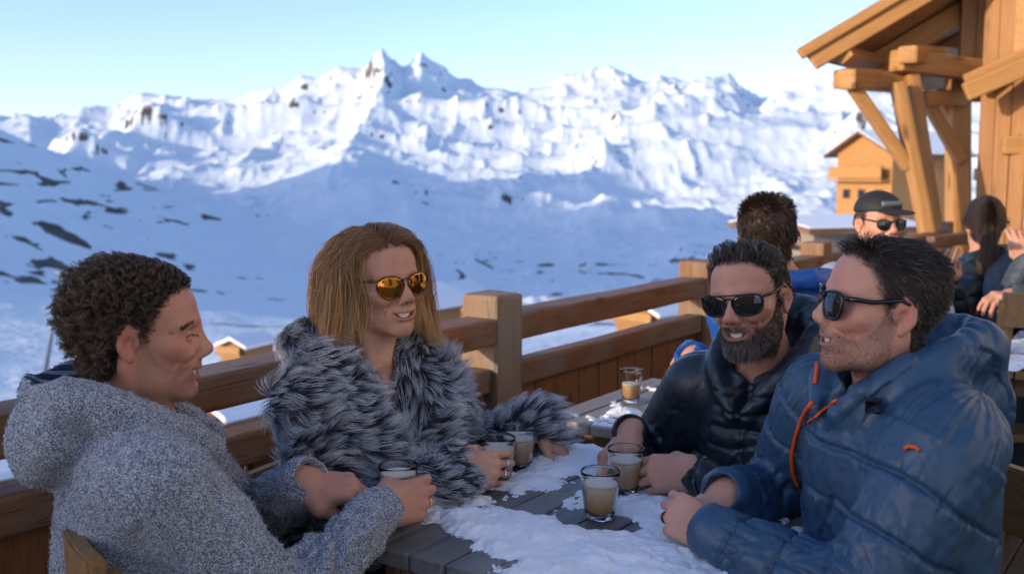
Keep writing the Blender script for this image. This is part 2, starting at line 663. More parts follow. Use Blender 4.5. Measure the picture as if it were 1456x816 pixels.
def head(S, smile=1.0, fem=False, nose=1.0, jaw=1.0, chin=0.0, brow=1.0, slit=False, neck_dir=(0, -.034, -.13), neck_r=.053, open_=1.0):
    S.ell((0, -.014, .034), (.0735, .096, .082), k=.01)
    S.ell((0, .030, .040), (.0615, .054, .056), k=.03)
    S.ell((0, .022, -.028), (.0585, .061, .07), k=.03)
    for s in (-1, 1):
        S.cap((s * .050, -.010, -.046), (s * .0425 * jaw, .018, -.078), .0175, .015 * jaw, k=.03)
        S.cap((s * .0425 * jaw, .018, -.078), (s * .014, .066, -.098), .015 * jaw, .0155, k=.026)
        S.ell((s * .044, .052, -.015), (.023, .022, .0165), k=.024)
        S.ell((s * .0335, .0700, -.0315 + .002 * smile), (.0180, .0160 + .003 * smile, .0150), k=.015)
    S.ell((0, .070 + chin, -.0985), (.021 if not fem else .017, .0175, .016), k=.02)
    S.ell((0, .018, -.074), (.041, .052, .026), k=.03)
    # brow ridge, sockets, lids
    br = .0088 * brow
    S.chain([(-.047, .062, .022), (-.026, .0795, .0245), (0, .0835, .021), (.026, .0795, .0245), (.047, .062, .022)], br, k=.016)
    for s in (-1, 1):
        S.ell((s * .0315, .093, .004), (.0185, .0165, .012), k=.013, op=-1)
        S.ell((s * .0315, .0655, .002), (.0165, .0165, .0125), k=.005)
        if slit:
            S.chain([(s * .0165, .0775, .0005), (s * .025, .0825, .0035), (s * .0335, .0825, .0035), (s * .043, .0765, .0)], .0021, k=.003, op=-1)
            S.chain([(s * .0165, .075, -.008), (s * .028, .0795, -.0095), (s * .042, .074, -.007)], .0012, k=.006, op=-1)
            for q in ((.006, .010), (.0, .0), (-.006, -.010)):
                S.cap((s * .049, .066, q[0]), (s * .060, .050, q[1]), .0009, .0006, k=.006, op=-1)
        S.cap((s * .0105, .082, .004), (s * .0125, .0905, -.028), .0085, .0095, k=.014)
    # nose
    nl = .0105 * nose
    S.cap((0, .0815, .018), (0, .0985 + nl * .7, -.021), .0078, .0092, k=.013)
    S.ell((0, .0970 + nl, -.0265), (.0108, .0108, .0098), k=.010)
    S.cap((0, .096 + nl * .6, -.033), (0, .086, -.044), .0055, .0065, k=.007)
    for s in (-1, 1):
        S.ell((s * .0130, .0935 + nl * .3, -.0315), (.0075, .0115, .0082), k=.007)
        S.ell((s * .0068, .096 + nl * .45, -.0395), (.0040, .0068, .0042), k=.003, op=-1)
    # muzzle, mouth
    S.ell((0, .0645, -.060), (.037, .030, .027), k=.02)
    w = .026 + .006 * smile
    up = .0045 * smile
    def arc(x, y0, z0, curv, lift, flat=0.0):
        t = abs(x / w)
        return A(x, y0 - curv * t * t, z0 + lift * ((1 - flat) * t * t + flat * t ** 5))
    xs = np.linspace(-w, w, 11)
    op = open_ * .0052
    S.chain([arc(x, .0912, -.0580, .0165, up + .001) for x in xs], [.0020, .0026, .0031, .0036, .0038, .0036, .0038, .0036, .0031, .0026, .0020], k=.008)
    S.chain([arc(x, .0872, -.0685 - op, .0145, up + .010 + op, .6) for x in xs], [.0020, .0027, .0035, .0041, .0045, .0047, .0045, .0041, .0035, .0027, .0020], k=.008)
    if open_ > 0:
        # the opening runs from under the upper lip to the top of the lower one
        for f in (.0, .33, .67, 1.0):
            z0 = -.0638 * (1 - f) + (-.0640 - op) * f
            lf = (up + .002) * (1 - f) + (up + .0085 + op) * f
            for y0 in (.1000, .0950, .0895):
                S.chain([arc(x * (.86 + .02 * f), y0, z0, .0170, lf, .6 * f) for x in xs], [.0006, .0013, .0021, .0026, .0028, .0028, .0028, .0026, .0021, .0013, .0006], k=.0015, op=-1)
    else:
        S.chain([arc(x, .0975, -.0630, .0175, up + .003) for x in xs], .0012, k=.003, op=-1)
    S.cap((0, .097, -.045), (0, .099, -.0535), .0016, .002, k=.006, op=-1)
    for s in (-1, 1):
        S.chain([(s * .019, .0955, -.0265), (s * .029, .0855, -.0375), (s * .0385, .0745, -.052), (s * .0405, .066, -.066)], [.0006, .0007, .0007, .0004] if fem else [.0008, .0022, .0025, .0010], k=.0085 + .002 * smile, op=-1)
        S.sph((s * (w + .004), .0745, -.054 + up), .0014, k=.008, op=-1)
        if not fem and smile > 1.2:
            S.chain([(s * .0470, .0645, -.036), (s * .0490, .055, -.050), (s * .0475, .047, -.064)], [.0006, .0012, .0006], k=.006, op=-1)
    S.cap((-.013, .0885, -.0835), (.013, .0885, -.0835), .0022, k=.009, op=-1)
    for s in (-1, 1):
        ear(S, s)
    # neck
    nd = np.asarray(neck_dir, float)
    b = A(0, -.022, -.070)
    S.cap(b, b + nd, neck_r, neck_r * 1.12, k=.028)
    for s in (-1, 1):
        S.cap((s * .052, -.022, -.045), b + nd + A(s * .018, .050, .0), .013, .011, k=.02)
    if not fem:
        S.sph(b + nd * .42 + A(0, neck_r + .001, 0), .010, k=.014)


def teeth(name, fr, mat, parent, smile=1.0, open_=1.0):
    R, t, sc = fr
    w = (.026 + .006 * smile) * .88
    up = .0045 * smile
    V, Q = [], []
    nx, nz = 49, 6
    for i in range(nx):
        x = -w + 2 * w * i / (nx - 1)
        tt = x / w
        toothph = (abs(x) / .0068) % 1.0
        groove = .0007 * math.exp(-((min(toothph, 1 - toothph)) / .07) ** 2)
        for j in range(nz):
            v = j / (nz - 1)
            y = .0868 - .0170 * tt * tt - groove + .0012 * math.sin(v * 3.1)
            z = -.0592 - v * (.0075 + .0035 * open_) + (up + .003 + .004 * v) * tt * tt
            V.append(t + R @ (A(x, y, z) * sc))
    for i in range(nx - 1):
        for j in range(nz - 1):
            a = i * nz + j
            Q.append((a, a + nz, a + nz + 1, a + 1))
    o = np_mesh(name, V, Q, mat, parent)
    return o


POSES = {
    # finger: (spread, mcp, pip, dip) degrees; thumb: joint points for a right hand (thumb on -x)
    'wrap': dict(f=[(3, 38, 48, 22), (0, 42, 50, 24), (-2, 46, 50, 26), (-5, 50, 48, 26)],
                 th=[(-.022, .014, -.012), (-.036, .044, -.032), (-.034, .070, -.052), (-.026, .090, -.064)]),
    'glass': dict(f=[(5, 30, 34, 16), (1, 34, 38, 18), (-2, 38, 40, 20), (-5, 44, 40, 20)],
                  th=[(-.022, .014, -.012), (-.040, .042, -.034), (-.046, .064, -.058), (-.044, .084, -.074)]),
    'loose': dict(f=[(3, 26, 34, 16), (0, 32, 40, 20), (-2, 38, 44, 22), (-4, 42, 46, 24)],
                  th=[(-.022, .014, -.010), (-.040, .042, -.026), (-.040, .070, -.038), (-.034, .094, -.046)]),
    'flat': dict(f=[(4, 12, 20, 10), (1, 14, 22, 10), (-2, 16, 24, 12), (-6, 18, 24, 12)],
                 th=[(-.022, .014, -.010), (-.044, .044, -.020), (-.054, .072, -.026), (-.056, .096, -.030)]),
    'fist': dict(f=[(4, 62, 84, 40), (1, 66, 88, 42), (-2, 70, 88, 42), (-6, 74, 84, 40)],
                 th=[(-.022, .014, -.014), (-.036, .046, -.032), (-.026, .066, -.050), (-.006, .072, -.060)]),
}
FL = [(.044, .026, .021), (.049, .030, .022), (.045, .028, .022), (.035, .021, .019)]
FR_ = [(.0102, .0092, .0084, .0074), (.0104, .0094, .0086, .0075), (.0100, .0090, .0082, .0072), (.0090, .0080, .0073, .0064)]
MCP = [(.0285, .088, -.001), (.0095, .093, .002), (-.0105, .089, .0), (-.0285, .080, -.005)]


def hand(S, right, pose, fem=False):
    """wrist at the origin, fingers along +y, back of the hand +z. Returns nail spots in world space"""
    po = POSES[pose] if isinstance(pose, str) else pose
    sx = -1 if right else 1
    fr = .86 if fem else 1.0
    nails = []
    segs = []
    for (x, w) in ((-.012, .0195), (.012, .0195)):
        S.cap((x, -.012, 0), (x * 1.05, .012, 0), w * fr * 1.05, w * fr, k=.02)
    for i in range(4):
        mx, my, mz = MCP[i]
        S.cap((sx * mx * .55, .012, -.001), (sx * mx, my, mz), .0135 * fr, .0112 * fr, k=.014)
    S.ell((0, .052, -.010), (.034, .044, .0135), k=.016)
    S.ell((sx * -.022, .040, -.012), (.014, .034, .0125), k=.014)   # hypothenar (little-finger side)
    for i in range(4):
        spr, a1, a2, a3 = po['f'][i]
        mx, my, mz = MCP[i]
        p = A(sx * mx, my, mz)
        S.sph(p + A(0, -.002, .0035), .0082 * fr, k=.010)            # knuckle
        ang = 0.0
        for j, (L, a) in enumerate(zip(FL[i], (a1, a2, a3))):
            ang += rad(a)
            sp = rad(spr) * (1 if j == 0 else .6)
            d = A(sx * math.sin(sp) * math.cos(ang * .5), math.cos(ang), -math.sin(ang))
            d = unit(d)
            q = p + d * L
            S.cap(p, q, FR_[i][j] * fr, FR_[i][j + 1] * fr, k=.0045 if j == 0 else .0016)
            dn = unit(np.cross(A(1, 0, 0), d))
            if j == 0:
                segs.append((S.w(p * .42 + q * .58), S.R @ d, FR_[i][0] * .97 * fr * S.sc))
            if j < 2:
                S.sph(q + dn * .0016, FR_[i][j + 1] * fr * .99, k=.002)
            else:
                nails.append((S.w(q + dn * FR_[i][3] * fr * .55 - d * .001), S.R @ d, S.R @ dn, FR_[i][3] * S.sc * fr))
            p = q
    th = [A(-sx * a * -1 if False else sx * -a, b, c) for a, b, c in po['th']]
    rr = [.0165, .0135, .0108, .0085]
    for j in range(3):
        S.cap(th[j], th[j + 1], rr[j] * fr, rr[j + 1] * fr, k=.016 if j == 0 else .005)
    S.ell((th[0] * .4 + th[1] * .6) + A(-sx * .008, 0, .0), (.015, .024, .013), k=.016)
    S.cap(A(sx * .024, .070, -.004), th[1], .007 * fr, .009 * fr, k=.022)   # web of the thumb
    d = unit(th[3] - th[2])
    dn = unit(A(sx * .75, .25, .45) - d * (A(sx * .75, .25, .45) @ d))
    nails.append((S.w(th[3] + dn * rr[3] * .55 - d * .001), S.R @ d, S.R @ dn, rr[3] * S.sc * fr))
    return nails, segs


def hand_frame(wrist, fingers, back):
    y = unit(fingers)
    z = np.asarray(back, float)
    z = unit(z - y * (z @ y))
    x = np.cross(y, z)
    return np.stack([x, y, z], 1), np.asarray(wrist, float)


# ------------------------------------------------------------------ skin, hair
def skin_mat(name, base, blush, lip, nailc=(.62, .36, .30), stubble=(.05, .045, .045), scalp=(.03, .022, .018)):
    M = Mat(name)
    v = M.coord()
    n = M.noise(v, 60, 5, .65)
    n2 = M.noise(v, 14, 3, .5)
    c = M.mix(M.fr(n2, .3, .7, 0, .8), base, tuple(x * y for x, y in zip(base, (.88, .74, .70))))
    c = M.mix(M.math('MULTIPLY', M.attr('blush'), M.fr(n, .3, .7, .45, .95)), c, blush)
    c = M.mix(M.fr(M.noise(v, 260, 2, .5), .58, .75, 0, .22), c, tuple(x * .55 for x in base))
    c = M.mix(M.attr('lip'), c, lip)
    c = M.mix(M.attr('nail'), c, nailc)
    fine = M.noise(v, 900, 2, .6)
    c = M.mix(M.math('MULTIPLY', M.attr('stubble'), M.fr(fine, .35, .6, .15, .85)), c, stubble)
    c = M.mix(M.attr('scalp'), c, scalp)
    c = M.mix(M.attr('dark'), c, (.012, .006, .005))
    M.P(Base_Color=c, Roughness=M.fr(n, .3, .7, .40, .58), Subsurface_Weight=.08, Subsurface_Radius=(1.0, .35, .18), Subsurface_Scale=.010, IOR=1.4)
    w1 = M.voro(v, 420, 'DISTANCE_TO_EDGE')
    h = M.math('ADD', M.math('MULTIPLY', M.fr(w1, 0, .12), .18), n)
    M.bump(h, .45, .0015)
    return M.m


def hair_mat(name, root, tip, rnd=.35, rough=.38, grey=0.0, greycol=(.45, .43, .42), spec=.5):
    M = Mat(name)
    hi = M.node('HairInfo')
    c = M.mix(M.fr(hi.outputs['Intercept'], .05, .95), root, tip)
    dark = M.mix(1.0, c, (1 - rnd, 1 - rnd, 1 - rnd), 'MULTIPLY')
    c = M.mix(M.fr(hi.outputs['Random'], 0, 1), c, dark)
    if grey:
        c = M.mix(M.fr(M.math('FRACT', M.math('MULTIPLY', hi.outputs['Random'], 7.31)), 1 - grey, 1 - grey + .05), c, greycol)
    M.P(Base_Color=c, Roughness=rough, Specular_IOR_Level=spec, Anisotropic=.6)
    return M.m


def gauss(P, c, r):
    q = (P - np.asarray(c)) / np.asarray(r)
    return np.exp(-np.einsum('ij,ij->i', q, q))


def seg_dist(P, pts):
    best = np.full(len(P), 9.0)
    for a, b in zip(pts[:-1], pts[1:]):
        a, b = np.asarray(a, float), np.asarray(b, float)
        ab = b - a
        t = np.clip((P - a) @ ab / (ab @ ab), 0, 1)
        best = np.minimum(best, np.linalg.norm(P - a - t[:, None] * ab, axis=1))
    return best


def scalp_mask(q, fem=False, recede=0.0):
    """q in head space -> 1 where hair grows"""
    x, y, z = np.abs(q[:, 0]), q[:, 1], q[:, 2]
    yf = np.interp(z, [-.03, -.022, 0, .02, .045, .065, .085, .10], [-.02, .012, .016, .024, .034, .046 - recede, .062 - recede * .6, .060])
    yf = yf + np.where(z > .05, (1 - np.clip(x / .05, 0, 1)) * .014, 0)
    front = sstep(yf - y + .004 * vnoise(q * 190), -.007, .013)
    # behind the ear and the nape
    low = np.interp(y, [-.12, -.06, -.035, -.03, -.012, .0, .02], [-.078, -.080, -.060, .012, .028, .024, -.024])
    bottom = sstep(z - low, -.004, .008)
    return front * bottom


def paint_head(q, o, stubble=0.0, fem=False, smile=1.0, recede=0.0, moust=False, open_=1.0, slit=False):
    """per-vertex masks for vertices q in head space"""
    blush = .75 * gauss(q, (0, .115, -.028), (.02, .02, .018))
    for s in (-1, 1):
        blush = np.maximum(blush, .62 * gauss(q, (s * .045, .062, -.025), (.024, .03, .020)))
        blush = np.maximum(blush, .85 * gauss(q, (s * .08, -.014, .004), (.013, .028, .04)))
    blush = np.maximum(blush, .35 * gauss(q, (0, .075, .05), (.05, .03, .03)))
    w = .026 + .006 * smile
    up = .0045 * smile
    xs = np.linspace(-w, w, 13)
    op = open_ * .0052
    la = [A(x, .0935 - .0165 * (x / w) ** 2, -.0585 + (up + .001) * (x / w) ** 2) for x in xs]
    lb = [A(x, .0895 - .0145 * (x / w) ** 2, -.0690 - op + (up + .010 + op) * (.4 * (x / w) ** 2 + .6 * abs(x / w) ** 5)) for x in xs]
    lip = np.maximum(1 - sstep(seg_dist(q, la), .0025, .0052), 1 - sstep(seg_dist(q, lb), .0036, .0064))
    lip = lip * (q[:, 1] > .06) * (1 - sstep(np.abs(q[:, 0]), w * .86, w * .97))
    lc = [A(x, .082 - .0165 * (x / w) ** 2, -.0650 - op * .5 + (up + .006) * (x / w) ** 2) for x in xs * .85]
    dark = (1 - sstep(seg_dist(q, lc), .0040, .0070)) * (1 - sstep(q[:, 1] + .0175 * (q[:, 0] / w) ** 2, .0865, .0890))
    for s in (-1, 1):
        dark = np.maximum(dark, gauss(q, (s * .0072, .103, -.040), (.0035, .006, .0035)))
    if slit:
        for s in (-1, 1):
            dark = np.maximum(dark, .95 * (1 - sstep(seg_dist(q * A(1, 0, 1), [A(s * .0165, 0, .0), A(s * .025, 0, .003), A(s * .0335, 0, .003), A(s * .0455, 0, -.0012)]), .0009, .0020)) * (q[:, 1] > .055))
    x, y, z = np.abs(q[:, 0]), q[:, 1], q[:, 2]
    bz = np.interp(y, [-.01, .012, .03, .05, .07, .1], [.02, .0, -.036, -.052, -.047, -.041])
    st = sstep(bz - z, -.004, .010) * sstep(y, -.012, .004) * sstep(z, -.150, -.115)
    st = st * (1 - lip) * stubble
    return dict(blush=blush, lip=lip * .9, stubble=st, dark=dark)


def sample_surface(V, Q, wgt, n, rng=RNG):
    """random points on the faces, weighted by the vertex weights wgt; returns points and normals"""
    a, b, c, d = V[Q[:, 0]], V[Q[:, 1]], V[Q[:, 2]], V[Q[:, 3]]
    nr = np.cross(c - a, d - b)
    ar = np.linalg.norm(nr, axis=1)
    wf = wgt[Q].mean(1) * ar
    if wf.sum() <= 0:
        return np.zeros((0, 3)), np.zeros((0, 3))
    f = rng.choice(len(Q), n, p=wf / wf.sum())
    u, v = rng.random(n)[:, None], rng.random(n)[:, None]
    P = (a[f] * (1 - u) + b[f] * u) * (1 - v) + (d[f] * (1 - u) + c[f] * u) * v
    return P, nr[f] / (ar[f][:, None] + 1e-12)


def grow(P, N, length, m, dirf, stiff=.5, collide=None, off=.004, rise=.0):
    """strands from the roots P: step along dirf(P, t), kept outside the field collide"""
    n = len(P)
    L = np.broadcast_to(np.asarray(length, float), (n,))
    out = np.zeros((n, m, 3))
    out[:, 0] = P
    d = N.copy()
    p = P.copy()
    for i in range(1, m):
        t = i / (m - 1)
        w = dirf(p, t)
        a = stiff * (1 if i > 1 else .6)
        d = d * (1 - a) + w * a
        d = d / (np.linalg.norm(d, axis=1)[:, None] + 1e-9)
        p = p + d * (L / (m - 1))[:, None]
        if collide is not None:
            dd = collide.eval(p)
            bad = dd < off
            if bad.any():
                g = collide.grad(p[bad])
                p[bad] += g * (off - dd[bad])[:, None]
        out[:, i] = p
    return out


def clump(S_, n_guides, amount=.7, rng=RNG, tipw=1.0, ret=False):
    """pull strands towards the nearest of some guide strands, more towards the tip"""
    n, m = S_.shape[:2]
    g = rng.choice(n, min(n_guides, n), replace=False)
    roots = S_[:, 0]
    idx = np.zeros(n, int)
    for i in range(0, n, 4000):
        dd = ((roots[i:i + 4000, None] - roots[g][None]) ** 2).sum(-1)
        idx[i:i + 4000] = g[dd.argmin(1)]
    t = np.linspace(0, 1, m) ** tipw
    a = (amount * t)[None, :, None] * (.6 + .4 * rng.random(n))[:, None, None]
    off = S_[idx] - S_
    S_ = S_ + off * a
    return (S_, idx) if ret else S_


def curl(S_, amp, turns, rng=RNG, start=.1, lock=None):
    n, m = S_.shape[:2]
    t = np.linspace(0, 1, m)
    tan = np.gradient(S_, axis=1)
    tan /= np.linalg.norm(tan, axis=2, keepdims=True) + 1e-9
    ref = np.broadcast_to(A(.3, .2, .93), tan.shape)
    u = np.cross(tan, ref)
    u /= np.linalg.norm(u, axis=2, keepdims=True) + 1e-9
    w = np.cross(tan, u)
    # neighbours share a phase so that locks form
    ph = vnoise(S_[:, 0] * 55) * 9 + rng.normal(0, .35, n)
    if lock is not None:                     # one phase and one turn count for each lock
        hsh = lambda k: np.modf(np.abs(np.sin(lock * 12.9898 + k) * 43758.5453))[0]
        ph = hsh(1.0) * 6.28 + rng.normal(0, .18, n)
        am = amp * (.55 + .9 * hsh(2.0))
        a = 2 * np.pi * (turns * (.7 + .6 * hsh(3.0)))[:, None] * t[None] * np.where(hsh(4.0) > .5, 1, -1)[:, None] + ph[:, None]
        e = (am[:, None] * sstep(t, 0, start + .3)[None])
        return S_ + (np.cos(a) * e)[..., None] * u + (np.sin(a) * e)[..., None] * w
    am = amp * (.6 + .8 * rng.random(n)) * (1 if np.isscalar(amp) else 1)
    tn = turns * (.7 + .6 * rng.random(n))
    a = 2 * np.pi * tn[:, None] * t[None] + ph[:, None]
    e = (am[:, None] * sstep(t, 0, start + .3)[None])
    return S_ + (np.cos(a) * e)[..., None] * u + (np.sin(a) * e)[..., None] * w
# ------------------------------------------------------------------ clothing helpers
def bones_coord(V, bones):
    """nearest bone: distance along the chain, angle around it, distance from it, bone index"""
    best = np.full(len(V), 9.0); s_ = np.zeros(len(V)); th = np.zeros(len(V)); bi = np.zeros(len(V), int)
    for c, ch in enumerate(bones):
        acc = 0.0
        for a, b in zip(ch[:-1], ch[1:]):
            a, b = np.asarray(a), np.asarray(b)
            ab = b - a; L = np.linalg.norm(ab); d = ab / L
            t = np.clip((V - a) @ d, 0, L)
            q = V - a - t[:, None] * d
            r = np.linalg.norm(q, axis=1)
            u = unit(np.cross(d, A(.1, .2, 1.0))); w = np.cross(d, u)
            m = r < best
            best[m] = r[m]; s_[m] = (acc + t)[m]; th[m] = np.arctan2(q @ w, q @ u)[m]; bi[m] = c
            acc += L
    return s_, th, best, bi


def seam(x, period, width):
    """1 on seam lines of the given period, 0 between"""
    f = np.abs((x / period) - np.round(x / period)) * period
    return np.exp(-(f / width) ** 2)


class Person:
    def __init__(s, label, base, hc, yaw, pitch, roll, hs, N, pelvis, tyaw, skin, group=None, fem=False, category='person', **hk):
        s.root = thing('person', label, category, base, group)
        s.hR, s.ht, s.hs = yaw_pitch(yaw, pitch, roll), np.asarray(hc, float), hs
        s.N, s.pel = np.asarray(N, float), np.asarray(pelvis, float)
        up = unit(s.N - s.pel)
        f = A(math.cos(rad(tyaw)), math.sin(rad(tyaw)), 0)
        f = unit(f - up * (f @ up))
        s.tR = np.stack([np.cross(f, up), f, up], 1)
        s.skin, s.hk, s.fem = skin, hk, fem
        s.arms = {}

    def T(s, x, y, z):
        return s.N + s.tR @ A(x, y, z)

    def H(s, x, y, z):
        return s.ht + s.hR @ (A(x, y, z) * s.hs)

    def q(s, P):
        return (P - s.ht) @ s.hR / s.hs

    def arm(s, side, shoulder, elbow, wrist, fingers, back, pose, hs=1.0):
        s.arms[side] = dict(sh=np.asarray(shoulder), el=np.asarray(elbow), wr=np.asarray(wrist), f=fingers, b=back, pose=pose, hs=hs)

    def body(s, vox=.0021, stubble=0.0, paint=None, smile=1.0, recede=0.0):
        S = Sculpt()
        S.setframe(s.hR, s.ht, s.hs)
        nd = s.q(s.N[None])[0] - A(0, -.022, -.070)
        head(S, fem=s.fem, smile=smile, neck_dir=nd, **s.hk)
        S.setframe(s.tR, s.N)
        w = .80 if s.fem else 1
        S.cap((-.12 * w, -.01, -.06), (.12 * w, -.01, -.06), .048, k=.05)
        S.ell((0, 0, -.18), (.12 * w, .085, .16), k=.05)
        S.ell((0, 0, -.38), (.11, .085, .16), k=.05)
        nails = []
        for side, a in s.arms.items():
            S.setframe(np.eye(3), np.zeros(3))
            S.cap(a['sh'], a['el'], .045 * w, .037 * w, k=.04)
            S.cap(a['el'], a['wr'], .037 * w, .026 * w, k=.02)
            R, t = hand_frame(a['wr'], a['f'], a['b'])
            S.setframe(R, t, a['hs'])
            nl, a['segs'] = hand(S, side == 'R', a['pose'], s.fem)
            nails += nl
        V, Q = S.mesh(vox)
        q = s.q(V)
        at_ = paint_head(q, None, stubble=stubble, fem=s.fem, smile=smile, recede=recede, open_=s.hk.get('open_', 1.0), slit=s.hk.get('slit', False))
        near = np.linalg.norm(q - A(0, 0, -.02), axis=1) < .2
        sm = scalp_mask(q, s.fem, recede) * near
        at_['scalp'] = sm * .92
        for k_ in ('blush', 'lip', 'stubble', 'dark'):
            at_[k_] = at_[k_] * near
        nm = np.zeros(len(V)); kn = np.zeros(len(V))
        for c, d, dn, r in nails:
            x = V - c
            t1, n1 = x @ d, x @ dn
            sd = np.linalg.norm(x - t1[:, None] * d - n1[:, None] * dn, axis=1)
            nm = np.maximum(nm, (1 - sstep(np.abs(t1), .0055, .0068)) * (1 - sstep(sd, r * .62, r * .80)) * sstep(n1, -r * .35, -r * .1))
            kn = np.maximum(kn, .7 * np.exp(-(np.linalg.norm(x, axis=1) / .016) ** 2))
        at_['nail'] = nm
        at_['blush'] = np.maximum(at_['blush'], kn * (1 - nm))
        s.S, s.V, s.Q, s.at = S, V, Q, at_
        o = np_mesh('body', V, Q, s.skin, s.root, attrs=at_)
        return o

    def field(s, extra=None, k=.0):
        """light stand-in of the head for hair to slide on"""
        C = Sculpt()
        C.setframe(s.hR, s.ht, s.hs)
        C.ell((0, -.014, .034), (.0745, .097, .083))
        C.ell((0, .030, .040), (.0625, .055, .057), k=.03)
        C.ell((0, .024, -.03), (.061, .064, .074), k=.03)
        C.ell((0, .06, -.085), (.03, .03, .03), k=.03)
        C.cap((0, -.022, -.07), s.q(s.N[None])[0], .054, .06, k=.03)
        return C

    def hair_roots(s, n, wfun):
        q = s.q(s.V)
        near = np.linalg.norm(q - A(0, 0, -.02), axis=1) < .2
        return sample_surface(s.V, s.Q, np.clip(wfun(q), 0, 1) * near, n)

    def ldir(s, v):
        """head-space directions -> world"""
        return v @ s.hR.T

    def sunglasses(s, frame_m, lens_m, a=.0255, b=.021, cx=.0335, cz=-.002, y0=.1015, wrap=3.2, square=2.6, rim=.0019, temple=.0026, topbar=False, drop=.0):
        H = s.H
        root = None
        def P(x, z, dy=0.0):
            return H(x, y0 - wrap * x * x + dy - .06 * max(0, -z), z)
        mb = MB()
        outl = {}
        for sg in (-1, 1):
            pts = []
            for i in range(40):
                t = 2 * math.pi * i / 40
                c, s_ = math.cos(t), math.sin(t)
                e = 2 / square
                x = a * math.copysign(abs(c) ** e, c)
                z = b * math.copysign(abs(s_) ** e, s_)
                if z > 0:
                    z *= .86
                x *= 1 + .10 * (z / b) + (0.03 if c > 0 else 0)
                z += .0022 * (x / a) * (1 if z > 0 else .3)
                pts.append((sg * (cx + x), cz + z))
            outl[sg] = pts
            mb.tube([P(x, z) for x, z in pts], rim, 8, closed=True)
        # bridge
        mb.tube([P(-cx + a * .82, cz + b * .42, .0008), P(-.004, cz + b * .60, .0035), P(.004, cz + b * .60, .0035), P(cx - a * .82, cz + b * .42, .0008)], rim * 1.1, 8)
        if topbar:
            mb.tube([P(-cx, cz + b * .86, .001), P(0, cz + b * .9, .003), P(cx, cz + b * .86, .001)], rim * .8, 8)
        fr = mb.build('sunglasses', frame_m, s.root, True)
        for sg in (-1, 1):
            x0 = sg * (cx + a * 1.08)
            m2 = MB()
            h0 = P(x0, cz + b * .62)
            ear_ = H(sg * .0785, -.006, .024)
            m2.tube([h0, H(sg * (cx + a * 1.08 + .004), y0 - wrap * x0 * x0 - .008, cz + b * .62)], [rim * 1.5, temple * 1.2], 8)
            m2.tube([H(sg * (cx + a * 1.08 + .004), y0 - wrap * x0 * x0 - .008, cz + b * .62), H(sg * .0755, .04, .016), ear_, H(sg * .079, -.022, .016), H(sg * .077, -.034, -.002)],
                    [temple * 1.3, temple * 1.1, temple, temple, temple * .8], 8)
            m2.build('temple', frame_m, fr, True)
            m3 = MB()
            vs = []
            bm = m3.bm
            rings = []
            for k_ in range(7):
                f = 1 - k_ / 6.5
                rings.append([bm.verts.new(P(sg * cx + (x - sg * cx) * f, cz + (z - cz) * f, .0012 * (1 - f * f))) for x, z in outl[sg]])
            back = [bm.verts.new(P(x, z, -.0016)) for x, z in outl[sg]]
            n = 40
            for p_, q_ in zip(rings[:-1], rings[1:]):
                for j in range(n):
                    bm.faces.new((p_[j], p_[(j + 1) % n], q_[(j + 1) % n], q_[j]))
            bm.faces.new(rings[-1])
            for j in range(n):
                bm.faces.new((back[j], back[(j + 1) % n], rings[0][(j + 1) % n], rings[0][j]))
            bm.faces.new(back[::-1])
            m3.build('lens', lens_m, fr, True)
        return fr

    def brows(s, mat, n=260, L=.0065):
        def w(q):
            r = np.zeros(len(q))
            for sg in (-1, 1):
                r = np.maximum(r, (1 - sstep(seg_dist(q * A(1, 0, 1), [A(sg * .014, 0, .0215), A(sg * .034, 0, .0275), A(sg * .0535, 0, .0195)]), .0020, .0046)) * (q[:, 1] > .04))
            return r
        P, Nn = s.hair_roots(n * 2, w)
        q = s.q(P)
        d = s.ldir(np.stack([np.sign(q[:, 0]) * .9, -.45 + 0 * q[:, 0], .35 - 9 * np.abs(q[:, 0])], 1))
        G = grow(P - Nn * .0008, Nn * .2, L, 4, lambda p, t: d, .9)
        return strands('eyebrows', G, .00030, .00010, mat, s.root)


def finger_ring(p, side, finger, mat, name='ring', wide=.0016):
    c, d, r = p.arms[side]['segs'][finger]
    u = unit(np.cross(d, A(.2, .3, .9))); w = np.cross(d, u)
    mb = MB()
    mb.tube([c + (u * math.cos(k) + w * math.sin(k)) * (r + wide * .5) for k in np.linspace(0, 2 * math.pi, 28, endpoint=False)], wide, 8, closed=True)
    return mb.build(name, mat, p.root, True)


def jacket_base(S, p, sc=1.0, chest=(.17, .128, .2), belly=(.165, .13, .19), hips=(.175, .145, .12), shw=.145, arm=(.074, .062, .046), ht=0.0):
    S.setframe(p.tR, p.N)
    S.cap((-shw, -.012, -.070 + ht), (shw, -.012, -.070 + ht), .066 * sc, k=.05)
    S.cap((-.05, -.005, -.035), (.05, -.005, -.035), .058 * sc, k=.06)
    S.ell((0, .0, -.19), tuple(c * sc for c in chest), k=.06)
    S.ell((0, .012, -.36), tuple(c * sc for c in belly), k=.06)
    S.ell((0, .01, -.50), tuple(c * sc for c in hips), k=.06)
    S.setframe(np.eye(3), np.zeros(3))
    for a in p.arms.values():
        S.cap(a['sh'], a['el'], arm[0] * sc, arm[1] * sc, k=.05)
        S.cap(a['el'], a['wr'] + unit(a['wr'] - a['el']) * .0, arm[1] * sc, arm[2] * sc, k=.03)


def cuffs_cut(S, p, r=.033):
    S.setframe(np.eye(3), np.zeros(3))
    for a in p.arms.values():
        d = unit(a['wr'] - a['el'])
        S.cap(a['wr'] + d * .024, a['wr'] + d * .10, r, r * 1.05, k=.004, op=-1)


